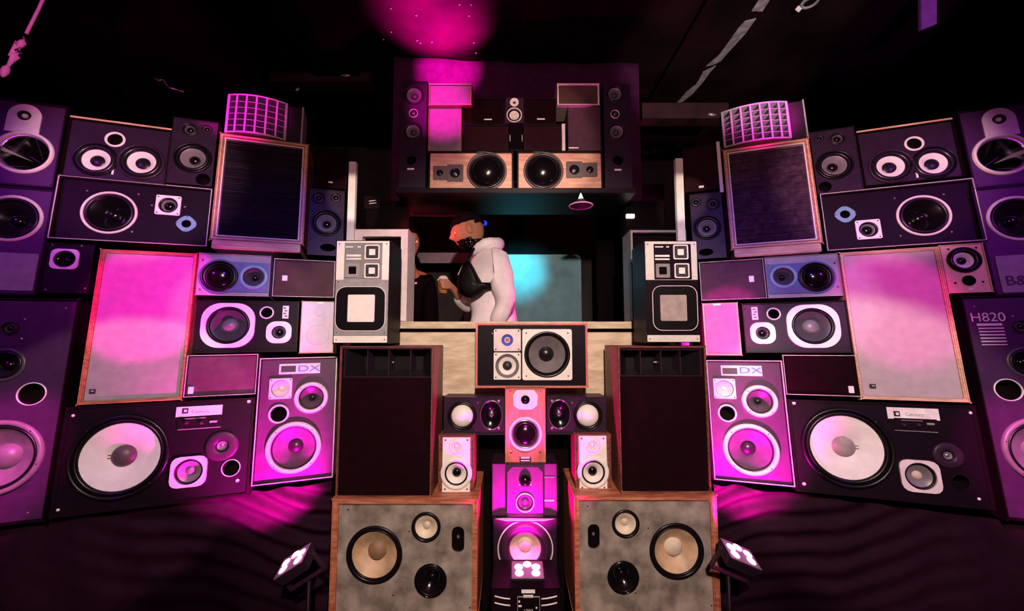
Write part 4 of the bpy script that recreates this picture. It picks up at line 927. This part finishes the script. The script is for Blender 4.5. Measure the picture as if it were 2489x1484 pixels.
for sx in (-1, 1): box('edge_strip', sx*(s.w/2-.004)-.002, sx*(s.w/2-.004)+.002, .012, .02, s.h*.38, s.h*.62, 'trim', s.e)
# ---------------------------------------------------------------- ceiling bits
def on_z(px, py, z):
    d = ray(px, py); return EYEV+d*((z-EYE)/d.z)
def ceil_poly(name, pts, z, t, m, label, cat, group=None):
    p = [on_z(x, y, z) for x, y in pts]; n = len(p)
    r = delaunay_2d_cdt([Vector((q.x, q.y)) for q in p], [(i, (i+1) % n) for i in range(n)], [], 1, 1e-6)
    v = [(q[0], q[1], z) for q in r[0]]+[(q[0], q[1], z+t) for q in r[0]]; k = len(r[0])
    f = [tuple(x) for x in r[2]]+[tuple(i+k for i in reversed(x)) for x in r[2]]+[(i, (i+1) % n, (i+1) % n+k, i+k) for i in range(n)]
    return tag(mobj(name, v, f, m), label, cat, group)
ZD = HC-.042
ceil_poly('foil_tape', [(1874, -4), (1846, -4), (1826, 28), (1853, 28)], ZD, .006, 'foil', 'short torn foil strip on the ceiling duct at the top edge', 'tape')
ceil_poly('foil_tape', [(1838, 46), (1810, 53), (1794, 70), (1781, 88), (1764, 112), (1747, 135), (1716, 162), (1734, 158), (1751, 150), (1770, 128), (1791, 105), (1812, 82)], ZD, .006, 'foil', 'long torn foil strip on the ceiling duct, middle piece', 'tape')
ceil_poly('foil_tape', [(1741, 160), (1708, 176), (1699, 193), (1690, 207), (1666, 226), (1644, 252), (1660, 247), (1684, 228), (1712, 196), (1724, 178)], ZD, .006, 'foil', 'tapering torn foil strip on the ceiling duct, lowest piece', 'tape')
tube('tmp', [(0, 0, 0), (0, 0, .1)], .01, 'black')
bpy.data.objects.remove(bpy.data.objects['tmp'])
P = [(375, 189), (386, 196), (396, 193), (403, 203), (410, 212), (420, 215), (433, 219), (447, 223)]
tag(tube('foil_ribbon', [on_z(x, y, HC-.012-.008*(i % 2)) for i, (x, y) in enumerate(P)], .01, 'foil', radii=[.002, .008, .004, .008, .004, .009, .004, .010]), 'small twisted foil ribbon on the dark ceiling, above the left stack', 'ribbon')
# hanging strip
A = at(2241, 0, 2.1); B = at(2281, 0, 2.1); C = at(2278, 57, 2.1); D = at(2240, 71, 2.1)
v = [(A.x, 2.1, HC-.001), (B.x, 2.1, HC-.001), tuple(C), tuple(D)]; v += [(x, y+.02, z) for x, y, z in v]
tag(mobj('hanging_strip', v, [(0, 1, 2, 3), (7, 6, 5, 4), (0, 4, 5, 1), (1, 5, 6, 2), (2, 6, 7, 3), (3, 7, 4, 0)], 'grey', bevel=.002), 'purple-lit slanted strip hanging from the ceiling at upper right', 'strip')
# downlight
p = on_z(1968, 7, HC-.004); e = empty('ceiling_downlight', Matrix.Translation(p), 'small round ceiling downlight with a white tag, at upper right', 'ceiling light')
o = lathe('ring', [(.030, .01), (.034, -.006), (.045, -.004), (.05, .003)], 'grey', e, seg=28); o.rotation_euler = (math.pi/2, 0, 0)
o = lathe('lens', [(.03, .004), (0, .004)], 'black', e, seg=28); o.rotation_euler = (math.pi/2, 0, 0)
q = on_z(1940, 23, HC-.03)-p; mobj('tag', [(q.x-.02, q.y, q.z), (q.x, q.y-.006, q.z+.022), (q.x+.024, q.y, q.z+.004), (q.x+.002, q.y, q.z-.02), (q.x, q.y+.012, HC-p.z-.002)], [(0, 1, 2, 3), (0, 4, 1), (1, 4, 2), (2, 4, 3), (3, 4, 0)], 'white', e)
# rigging cable
def rig(x, y): return at(x, y, 1.62)
p0 = rig(5, 186); e = empty('rigging_cable', Matrix.Translation(p0), 'pink-lit rigging cable with a turnbuckle, hanging at the top left corner', 'cable')
def rl(*pts): return [rig(*q)-p0 for q in pts]
top = rig(104, 0); d_ = (top-rig(64, 82)); up = top+d_*((HC-top.z)/d_.z)
o = tube('rope', [q-p0 for q in (rig(64, 82), rig(80, 50), rig(92, 26), top, up)], .006, 'pinkwhite', e)
tube('turnbuckle', rl((60, 90), (56, 102), (48, 110), (44, 125), (38, 135), (28, 148), (20, 160)), .01, 'pinkwhite', e, radii=[.008, .012, .014, .013, .014, .009, .006])
A = rl((44, 102), (26, 138)); tube('tag', A, .009, 'white', e)
tube('hook', rl((20, 160), (16, 166), (12, 174), (8, 181), (5, 187)), .01, 'pinkwhite', e, radii=[.006, .013, .014, .010, .004])
tube('ring', rl((46, 108), (54, 107), (59, 111), (54, 115)), .003, 'pinkwhite', e)
for i, (pa, pb, Y, lb) in enumerate((((830, 183), (853, 183), 2.812, 'short bright glint on the left cross beam'), ((866, 173), (875, 182), 2.812, 'tiny pink glint at the right end of the left cross beam'), ((719, 221), (728, 213), 2.812, 'tiny slanted glint under the left cross beam'), ((1722, 277), (1741, 279), 3.012, 'thin bright glint left of the right multicell horn'))):
    tag(tube('beam_glint', [at(*pa, Y), at((pa[0]+pb[0])/2, (pa[1]+pb[1])/2+1, Y), at(*pb, Y)], .008, 'foil', radii=[.010, .012, .004]), lb, 'clip')  # solid slivers modelled in place of glints on the beams
for x, y in ((950, 21), (1012, 38), (1117, 12), (1145, 12), (1140, 39), (951, 78), (932, 96), (1014, 99), (1022, 105), (1050, 103), (1152, 104), (1157, 129)):
    q = on_z(x, y, HC-.008); v, f = lathe_vf([(0, -.004), (.006, 0), (0, .004)], 6)
    tag(mobj('foil_fleck', [(q.x+a_, q.y+b_, q.z+c_) for a_, b_, c_ in v], f, 'white'), 'tiny bright fleck in the magenta pool of light on the ceiling', 'fleck', 'bright flecks on the ceiling')
# uplight hidden behind the top boxes throws the pool on the ceiling
up_ = at(1088, 215, 2.50); e = empty('uplight', Matrix.Translation((up_.x, 2.50, at(0, 459, 2.2).z+.001)), 'small black uplight standing behind the magenta boxes on the top shelf', 'stage light')
o = lathe('body', [(0, 0), (.04, 0), (.045, -.50), (.038, -.50), (.036, -.42), (0, -.42)], 'black', e, seg=24); o.rotation_euler = (-math.pi/2, 0, 0)
spot('uplight_beam', (up_.x, 2.50, at(0, 200, 2.2).z+.03), on_z(1064, 55, HC), 430, MAG, 80, 1.0, .03)

# ---------------------------------------------------------------- inside the booth
YB = 3.3
A = at(1130, 618, YB); B = at(1412, 618, YB); zb_ = .70
e = empty('projection_panel', Matrix.Translation(((A.x+B.x)/2, YB, .70)), 'teal-lit panel on the rear wall of the booth, right of the person', 'panel')
hw = (B.x-A.x)/2; plate('panel_sheet', rrect(-hw, hw, 0, A.z-.70, .05), [], 0, .02, 'teal_lit_panel', e)
box('panel_foot', -hw*.8, -hw*.8+.06, .02, .25, 0, .04, 'black', e); box('panel_foot', hw*.8-.06, hw*.8, .02, .25, 0, .04, 'black', e); box('panel_brace', -.03, .03, .021, .06, 0, (A.z-.7)*.9, 'black', e)
spot('teal_booth_light', (.05, 2.75, 2.30), at(1262, 655, YB), 44, (.10, .85, 1), 56, .9, .03)
spot('red_booth_light', (-.60, 2.34, 2.26), at(1060, 590, 2.75), 5, (1, .09, .13), 150, .6, .03)
spot('hoodie_fill_light', (.5, 2.40, 1.72), at(1215, 700, 2.5), 9, MAG, 50, .6, .03)  # added fill; stands in for the centre stage light on the hoodie
A = at(1010, 470, 3.6); B = at(1235, 640, 3.6)
e = empty('wall_cabinet', Matrix.Translation(((A.x+B.x)/2, 3.6, B.z)), 'maroon wall cabinet with a purple-lit band, behind the person in the booth', 'cabinet')
hw = (B.x-A.x)/2; box('body', -hw, hw, 0, .3, 0, A.z-B.z, 'grille_wine', e, .004); box('purple_lit_band', -hw+.02, hw-.02, -.01, 0, .002, .10, 'grille_mauve', e)  # mauve band stands in for purple light on the cabinet
tag(box('black_partition', at(1440, 0, 3.2).x, at(1600, 0, 3.2).x, 3.2, 3.24, .7, 2.9, 'matt_black'), 'black partition at the right inside the booth', 'partition')
# pendant lamp
p = at(1412, 500, 2.13); e = empty('pendant_lamp', Matrix.Translation(p), 'small pendant lamp with a dark conical shade, hanging under the overhead shelf', 'lamp')
def lz(name, prof, m): v, f = lathe_vf(prof, 28); return mobj(name, [(a, c, b) for a, b, c in v], f, m, e, smooth=True)
lz('shade', [(.066, 0), (.050, .014), (.030, .026), (.02, .036), (.0, .038)], 'dark_beam')
lz('rim', [(.068, .002), (.065, -.003), (.060, -.002), (.061, .003)], 'offwhite')
lz('cap', [(.015, .037), (.009, .056), (.003, .072), (0, .074)], 'lamp_white')
tube('bracket', [(0, 0, .070), (0, 0, .092), (0, .03, .092), (0, .06, .092)], .003, 'black', e)
p = at(1533, 524, 2.38); tag(box('lit_sign', p.x-.026, p.x+.026, 2.38, 2.399, p.z-.013, p.z+.013, 'lamp_white', bevel=.003), 'small blank white lit sign at the right of the booth opening', 'sign')
p = at(905, 488, 2.389); e = empty('vent_plate', Matrix.Translation(p), 'small dark plate with two white lines, left of the booth opening', 'plate'); box('plate', -.05, .05, 0, .01, -.05, .03, 'black', e)
for dz in (0, -.016): o = box('white_line', -.02, .024, -.004, 0, dz-.002, dz+.002, 'print_white', e); o.rotation_euler = (0, -.12, 0)
p = at(1178, 542, 3.55); tag(lathe('blue_indicator', [(0, -.02), (.02, -.015), (.025, 0)], 'led_blue', None, p, seg=16), 'small blue indicator light on the cabinet behind the person', 'indicator')

# ---------------------------------------------------------------- people
def skin_mesh(J, E, root, sub=2):
    k = list(J); me = bpy.data.meshes.new('sk'); me.from_pydata([tuple(J[n][0]) for n in k], [(k.index(a), k.index(b)) for a, b in E], [])
    o = bpy.data.objects.new('sk', me); COL.objects.link(o)
    md = o.modifiers.new('s', 'SKIN'); md.use_smooth_shade = True; md.branch_smoothing = .5
    sv = me.skin_vertices[0].data
    for i, n in enumerate(k):
        r = J[n][1]; sv[i].radius = r if isinstance(r, tuple) else (r, r)
        sv[i].use_root = (n == root)
    ss = o.modifiers.new('u', 'SUBSURF'); ss.levels = sub; ss.render_levels = sub
    dg = bpy.context.evaluated_depsgraph_get(); m2 = bpy.data.meshes.new_from_object(o.evaluated_get(dg))
    bpy.data.objects.remove(o); return m2
def head_geo():
    bm = bmesh.new(); bmesh.ops.create_icosphere(bm, subdivisions=5, radius=1)
    g = lambda a, s: math.exp(-(a/s)**2)
    for v in bm.verts:
        x, y, z = v.co; fx = max(0, x)
        nx, ny, nz = .105*x, .078*y, .125*z
        if z < 0: ny *= 1-.22*(-z); nx *= (1-.22*(-z)) if x < 0 else 1
        if x > .3:
            nx += .030*g(y, .16)*g(z+.10, .16)*fx + .010*g(y, .12)*g(z-.1, .18)*fx
            nx += .007*g(z-.24, .10)*g(y, .6) - .013*g(abs(y)-.36, .17)*g(z-.06, .10)
            nx += .008*g(y, .26)*g(z+.46, .055)+.007*g(y, .24)*g(z+.57, .05)-.004*g(y, .28)*g(z+.515, .03)
            nx += .012*g(y, .28)*g(z+.80, .15)
        v.co = (nx, ny, nz)
    return bm
def oriented(c, fwd, up=(0, 0, 1)):
    f = Vector(fwd).normalized(); l = Vector(up).cross(f).normalized(); u = f.cross(l)
    m = Matrix((f, l, u)).transposed().to_4x4(); m.translation = c; return m
def person(label, J, E, root, hc, hf, hs, hair_cond, beard, hairm):
    base = Vector((J[root][0].x, J[root][0].y, .70))
    e = empty('person', Matrix.Translation(base), label, 'person'); inv = e.matrix_world.inverted()
    me = skin_mesh(J, E, root)
    hm = oriented(hc, hf) @ Matrix.Scale(hs, 4)
    bm = bmesh.new(); bm.from_mesh(me)
    hb = head_geo()
    for sy in (-1, 1):
        r = bmesh.ops.create_icosphere(hb, subdivisions=3, radius=1, matrix=Matrix.Translation((-.008, sy*.080, .0)) @ Matrix.Rotation(sy*.35, 4, 'Z') @ Matrix.Diagonal((.019, .009, .034, 1)))
    hmesh = bpy.data.meshes.new('h'); hb.to_mesh(hmesh); hmesh.transform(hm); bm.from_mesh(hmesh)
    full = bpy.data.meshes.new('body'); bm.to_mesh(full); bm.free()
    o = bpy.data.objects.new('body', full); COL.objects.link(o)
    rm = o.modifiers.new('r', 'REMESH'); rm.mode = 'VOXEL'; rm.voxel_size = .0065; rm.use_smooth_shade = True
    sm = o.modifiers.new('s', 'SMOOTH'); sm.iterations = 2; sm.factor = .4
    dg = bpy.context.evaluated_depsgraph_get(); m3 = bpy.data.meshes.new_from_object(o.evaluated_get(dg)); bpy.data.objects.remove(o)
    m3.transform(inv); m3.materials.clear(); m3.materials.append(MATS['skin']); m3.polygons.foreach_set('use_smooth', [True]*len(m3.polygons))
    o = bpy.data.objects.new('body', m3); COL.objects.link(o); o.parent = e
    # hair, beard: shells grown from the head surface
    def shell(name, cond, off, m):
        b = head_geo(); b.normal_update()
        dele = [f for f in b.faces if not cond(f.calc_center_median())]
        bmesh.ops.delete(b, geom=dele, context='FACES')
        b.normal_update()
        for v in b.verts: v.co += v.normal*off*(1+.25*math.sin(v.co.x*300)*math.sin(v.co.z*260))
        bmesh.ops.solidify(b, geom=list(b.faces), thickness=off*.9)
        ms = bpy.data.meshes.new(name); b.to_mesh(ms); b.free(); ms.transform(inv @ hm); ms.materials.append(MATS[m]); ms.polygons.foreach_set('use_smooth', [True]*len(ms.polygons))
        q = bpy.data.objects.new(name, ms); COL.objects.link(q); q.parent = e; return q
    shell(hair_cond[0], hair_cond[1], hair_cond[2], hairm)
    if beard: shell('beard', lambda c: c.z < -.050 and c.x > .0 and not (abs(c.y) < .026 and -.072 < c.z < -.05 and c.x > .07) and not (c.z > -.05 and abs(c.y) < .035 and c.x > .085), .007, 'hair')
    for sy in (-1, 1):
        b = bmesh.new(); bmesh.ops.create_uvsphere(b, u_segments=14, v_segments=8, radius=.011, matrix=Matrix.Translation((.083, sy*.030, .010)))
        ms = bpy.data.meshes.new('eye'); b.to_mesh(ms); b.free(); ms.transform(inv @ hm); ms.materials.append(MATS['lip_teeth']); q = bpy.data.objects.new('eye', ms); COL.objects.link(q); q.parent = e
    return e, inv, hm
def garment(name, J, E, root, m, e, inv, sub=2, disp=0):
    me = skin_mesh(J, E, root, sub)
    if disp:
        bm = bmesh.new(); bm.from_mesh(me); bm.normal_update()
        for v in bm.verts:
            c = v.co; v.co += v.normal*disp*(math.sin(38*c.z+22*c.x)*.5+math.sin(55*c.x-26*c.z+1.2)*.35+math.sin(70*c.y+40*c.z)*.3)
        bm.to_mesh(me); bm.free()
    me.transform(inv); me.materials.clear(); me.materials.append(MATS[m]); me.polygons.foreach_set('use_smooth', [True]*len(me.polygons))
    o = bpy.data.objects.new(name, me); COL.objects.link(o); o.parent = e; return o
def V(px, py, Y, z=None):
    p = at(px, py, Y); return p if z is None else Vector((p.x, Y, z))
cupc = at(1077, 692, 2.46); cr = .036
J = {'pel': (V(1200, 805, 2.54), .125), 'spi': (V(1199, 745, 2.54), .12), 'che': (V(1194, 680, 2.53), .10), 'upp': (V(1190, 632, 2.52), .08), 'nec': (V(1168, 602, 2.52), .058), 'hdb': (V(1150, 580, 2.52), .055),
     'sha': (V(1212, 632, 2.40), .045), 'ela': (V(1240, 742, 2.37), .045), 'wra': (V(1196, 800, 2.40), .03), 'paa': (V(1182, 806, 2.41), .028),
     'shb': (V(1184, 634, 2.66), .045), 'elb': (V(1133, 752, 2.62), .043), 'wrb': (cupc+Vector((.075, .03, -.035)), .027), 'pab': (cupc+Vector((.054, .008, -.008)), .024),
     'hia': (V(1200, 805, 2.46, 1.56), .095), 'kna': (V(1200, 805, 2.46, 1.17), .062), 'ana': (V(1206, 805, 2.46, .78), .045), 'toa': (V(1160, 805, 2.46, .735), .035),
     'hib': (V(1200, 805, 2.62, 1.56), .095), 'knb': (V(1196, 805, 2.62, 1.17), .062), 'anb': (V(1202, 805, 2.62, .78), .045), 'tob': (V(1156, 805, 2.62, .735), .035)}
E = [('pel', 'spi'), ('spi', 'che'), ('che', 'upp'), ('upp', 'nec'), ('nec', 'hdb'), ('upp', 'sha'), ('sha', 'ela'), ('ela', 'wra'), ('wra', 'paa'), ('upp', 'shb'), ('shb', 'elb'), ('elb', 'wrb'), ('wrb', 'pab'),
     ('pel', 'hia'), ('hia', 'kna'), ('kna', 'ana'), ('ana', 'toa'), ('pel', 'hib'), ('hib', 'knb'), ('knb', 'anb'), ('anb', 'tob')]
for i, dz in enumerate((.028, .010, -.008, -.025)):
    prev = 'pab'
    for k, a in enumerate((-38, -82, -122+8*i)):
        t = math.radians(a); n = 'f%d%d' % (i, k); J[n] = (cupc+Vector(((cr+.010)*math.cos(t), (cr+.010)*math.sin(t), dz)), .0088-.0008*k); E.append((prev, n)); prev = n
prev = 'pab'
for k, a in enumerate((42, 84, 116)):
    t = math.radians(a); n = 't%d' % k; J[n] = (cupc+Vector(((cr+.011)*math.cos(t), (cr+.011)*math.sin(t), .014+.006*k)), .0098-.0008*k); E.append((prev, n)); prev = n
for i in range(4):
    prev = 'paa'
    for k in range(2):
        n = 'g%d%d' % (i, k); J[n] = (J['paa'][0]+Vector((-.035-.028*k, -.018+.014*i, -.012-.02*k)), .0085); E.append((prev, n)); prev = n
J['h0'] = (J['paa'][0]+Vector((-.02, -.03, .012)), .0095); J['h1'] = (J['paa'][0]+Vector((-.045, -.034, .008)), .0085); E += [('paa', 'h0'), ('h0', 'h1')]
hc = at(1139, 563, 2.52)
e, inv, hm = person('person in a pale hooded sweatshirt and dark beanie, looking down and holding a drink', J, E, 'pel', hc, (-1, -.10, -.30), 1.0, ('beanie', lambda c: c.z > .050 or (c.z > .030 and c.x < -.05), .014), True, 'beanie')
G = {'hem': (V(1202, 822, 2.54), .150), 'pel': (V(1201, 790, 2.54), .160), 'spi': (V(1199, 740, 2.54), .155), 'che': (V(1196, 680, 2.52), .165), 'upp': (V(1195, 634, 2.52), .13), 'nec': (V(1180, 606, 2.52), .085),
     'sha': (V(1212, 625, 2.39), .082), 'ela': (V(1231, 736, 2.36), .070), 'cua': (V(1200, 792, 2.39), .046), 'shb': (V(1184, 630, 2.67), .082), 'elb': (V(1135, 750, 2.62), .062), 'cub': (J['wrb'][0].lerp(J['elb'][0], .22), .042)}
garment('hoodie', G, [('hem', 'pel'), ('pel', 'spi'), ('spi', 'che'), ('che', 'upp'), ('upp', 'nec'), ('upp', 'sha'), ('sha', 'ela'), ('ela', 'cua'), ('upp', 'shb'), ('shb', 'elb'), ('elb', 'cub')], 'spi', 'hoodie', e, inv, 3, .008)
T = {k: (J[k][0], J[k][1]*1.18) for k in ('pel', 'hia', 'kna', 'ana', 'hib', 'knb', 'anb')}
garment('trousers', T, [('pel', 'hia'), ('hia', 'kna'), ('kna', 'ana'), ('pel', 'hib'), ('hib', 'knb'), ('knb', 'anb')], 'pel', 'black_cloth', e, inv)
S = {'a': (J['ana'][0]+Vector((.01, 0, -.03)), .05), 'b': (J['toa'][0], .042), 'c': (J['toa'][0]+Vector((-.06, 0, 0)), .034)}
garment('shoe', S, [('a', 'b'), ('b', 'c')], 'a', 'black_cloth', e, inv)
S = {'a': (J['anb'][0]+Vector((.01, 0, -.03)), .05), 'b': (J['tob'][0], .042), 'c': (J['tob'][0]+Vector((-.06, 0, 0)), .034)}
garment('shoe', S, [('a', 'b'), ('b', 'c')], 'a', 'black_cloth', e, inv)
# the hood, lying thick around the neck
pts = []
for k in range(15):
    t = math.radians(-150+300*k/14); c = at(1180, 604, 2.52)
    pts.append(inv @ (c+Vector((.085*math.cos(t)-.005, .10*math.sin(t), .035*math.cos(t)-.006+.01*math.sin(3*t)))))
tube('hood', pts, .03, 'hoodie', e, 14, radii=[.020+.026*math.sin(math.pi*k/14) for k in range(15)])
for dy in (-.03, .03):
    c = at(1147, 622, 2.44); tube('drawstring', [inv @ (c+Vector((0, dy, .03))), inv @ (c+Vector((-.012, dy-.004, -.03))), inv @ (c+Vector((-.014, dy-.004, -.09)))], .004, 'hoodie', e, 8)
# headphones round the neck
hp = at(1158, 592, 2.52); eh = empty('headphones', Matrix.Translation(hp), 'black headphones around the neck of the person in the hoodie', 'headphones')
tube('headband', [(.075*math.cos(t), .088*math.sin(t), .012*math.cos(t)) for t in [math.radians(-115+230*k/16) for k in range(17)]], .011, 'gloss', eh, 10)
for sy in (-1, 1):
    o = lathe('ear_cup', [(0, -.02), (.024, -.018), (.032, -.008), (.034, .006), (.026, .014), (0, .014)], 'gloss', eh, (-.04, sy*.092, -.012), seg=24); o.rotation_euler = (0, 0, .45*sy)
    lathe('cushion', [(.014, .014), (.024, .026), (.032, .016), (.034, .004)], 'black_cloth', o, seg=24)
    for ang in (40, 130): lathe('hinge', [(0, -.024), (.004, -.022), (.005, -.016)], 'chrome', o, (.026*math.cos(math.radians(ang)), 0, .026*math.sin(math.radians(ang))), seg=10)
# sling bag
ol = [(1134, 631), (1142, 634), (1152, 650), (1163, 672), (1173, 688), (1196, 688), (1198, 702), (1180, 706), (1166, 718), (1150, 724), (1132, 722), (1120, 714), (1112, 698), (1112, 676), (1118, 658), (1126, 641)]
c0 = at(1150, 690, 2.365); eb = empty('sling_bag', Matrix.Translation(c0), 'black sling bag worn across the chest of the person in the hoodie', 'bag')
bm = bmesh.new(); rows = []
for k, (sc, dy) in enumerate(((.30, -.052), (.62, -.050), (.88, -.036), (1.0, -.010), (1.0, .03), (.8, .07))):
    rows.append([bm.verts.new(((at(x, y, 2.365).x-c0.x)*sc, dy+.10*max(0, (c0.x-at(x, y, 2.365).x)), (at(x, y, 2.365).z-c0.z)*sc)) for x, y in ol])
n = len(ol)
for r0, r1 in zip(rows, rows[1:]):
    for i in range(n): bm.faces.new((r0[i], r0[(i+1) % n], r1[(i+1) % n], r1[i]))
bm.faces.new(rows[0]); bm.faces.new(list(reversed(rows[-1]))); bmesh.ops.recalc_face_normals(bm, faces=bm.faces)
me = bpy.data.meshes.new('pouch'); bm.to_mesh(me); bm.free(); me.materials.append(MATS['nylon']); me.polygons.foreach_set('use_smooth', [True]*len(me.polygons))
o = bpy.data.objects.new('pouch', me); COL.objects.link(o); o.parent = eb
def bl(x, y, Y): return at(x, y, Y)-c0
tube('strap', [bl(1138, 640, 2.37), bl(1141, 625, 2.385), bl(1148, 608, 2.41), bl(1162, 598, 2.44)], .010, 'nylon', eb, 8)
tube('strap', [bl(1190, 696, 2.37), bl(1200, 692, 2.345), bl(1214, 684, 2.32)], .012, 'nylon', eb, 8)
tube('zip', [bl(1147, 686, 2.318), bl(1153, 691, 2.316), bl(1161, 694, 2.322)], .0024, 'chrome', eb, 6)
tube('piping', [bl(1128, 640, 2.37), bl(1120, 654, 2.37), bl(1113, 668, 2.37)], .004, 'pinkwhite', eb, 6)
# the drink
ec = empty('drink_cup', Matrix.Translation(cupc-Vector((0, 0, .055))), 'cup of amber drink with pale top, held by the person in the hoodie', 'cup')
def cz(name, prof, m): v, f = lathe_vf(prof, 28); return mobj(name, [(a, c, b) for a, b, c in v], f, m, ec, smooth=True)
cz('drink', [(0, .0), (.028, .0), (.034, .078), (0, .078)], 'glass_drink'); cz('rim', [(.034, .078), (.0385, .080), (.0385, .088), (.034, .089)], 'white'); cz('froth', [(.034, .086), (.030, .10), (.018, .112), (.008, .108), (0, .106)], 'lavender')
# second person, mostly hidden behind the pale cabinet
bx = at(991, 594, 2.80)
def L2(x, y, z): a = math.radians(-52); return Vector((bx.x+x*math.cos(a)-y*math.sin(a), bx.y+x*math.sin(a)+y*math.cos(a), bx.z+z))
J2 = {'pel': (L2(-.03, 0, -.68), .12), 'spi': (L2(-.03, 0, -.52), .115), 'che': (L2(-.02, 0, -.36), .125), 'upp': (L2(-.02, 0, -.24), .09), 'nec': (L2(-.01, 0, -.15), .055), 'hdb': (L2(-.005, 0, -.06), .052)}
E2 = [('pel', 'spi'), ('spi', 'che'), ('che', 'upp'), ('upp', 'nec'), ('nec', 'hdb')]
for sy, t in ((-1, 'a'), (1, 'b')):
    J2.update({'sh'+t: (L2(-.02, sy*.17, -.24), .058), 'el'+t: (L2(-.03, sy*.21, -.52), .042), 'wr'+t: (L2(.06, sy*.19, -.74), .03), 'pa'+t: (L2(.09, sy*.18, -.80), .027), 'hi'+t: (L2(-.03, sy*.09, -.76), .09), 'kn'+t: (L2(-.01, sy*.10, -1.13), .06), 'an'+t: (L2(-.03, sy*.10, bx.z*-1+.78), .042), 'to'+t: (L2(.07, sy*.11, -bx.z+.735), .034)})
    E2 += [('upp', 'sh'+t), ('sh'+t, 'el'+t), ('el'+t, 'wr'+t), ('wr'+t, 'pa'+t), ('pel', 'hi'+t), ('hi'+t, 'kn'+t), ('kn'+t, 'an'+t), ('an'+t, 'to'+t)]
    for i in range(4):
        J2['f%s%d' % (t, i)] = (L2(.10, sy*(.158+.014*i), -.845), .0085); J2['g%s%d' % (t, i)] = (L2(.085, sy*(.158+.014*i), -.875+.004*abs(i-1.5)), .0078); E2 += [('pa'+t, 'f%s%d' % (t, i)), ('f%s%d' % (t, i), 'g%s%d' % (t, i))]
    J2['u'+t] = (L2(.12, sy*.15, -.80), .0095); J2['v'+t] = (L2(.13, sy*.14, -.83), .0085); E2 += [('pa'+t, 'u'+t), ('u'+t, 'v'+t)]
e2, inv2, hm2 = person('person in black with dark hair, half hidden behind the pale pink cabinet', J2, E2, 'pel', L2(0, 0, 0), (math.cos(math.radians(-52)), math.sin(math.radians(-52)), 0), 1.0, ('hair', lambda c: c.z > .070 or c.x < -.01 or (abs(c.y) > .060 and c.x < .03), .012), False, 'hair')
K = {k: (J2[k][0], J2[k][1]*1.2+.01) for k in J2 if k in ('pel', 'spi', 'che', 'upp', 'sha', 'ela', 'wra', 'shb', 'elb', 'wrb')}
garment('black_top', K, [x for x in E2 if x[0] in K and x[1] in K], 'pel', 'black_cloth', e2, inv2)
K = {k: (J2[k][0], J2[k][1]*1.18) for k in ('pel', 'hia', 'kna', 'ana', 'hib', 'knb', 'anb')}
garment('trousers', K, [x for x in E2 if x[0] in K and x[1] in K], 'pel', 'black_cloth', e2, inv2)
for t in 'ab':
    S = {'a': (J2['an'+t][0]+Vector((0, 0, -.03)), .048), 'b': (J2['to'+t][0], .040)}; garment('shoe', S, [('a', 'b')], 'a', 'black_cloth', e2, inv2)
q = inv2 @ at(1008, 688, 2.66); mobj('badge', [(q.x-.014, q.y, q.z-.008), (q.x+.014, q.y, q.z-.004), (q.x+.016, q.y, q.z+.008), (q.x-.012, q.y, q.z+.006), (q.x, q.y+.02, q.z)], [(0, 1, 2, 3), (0, 4, 1), (1, 4, 2), (2, 4, 3), (3, 4, 0)], 'pinkwhite', e2)
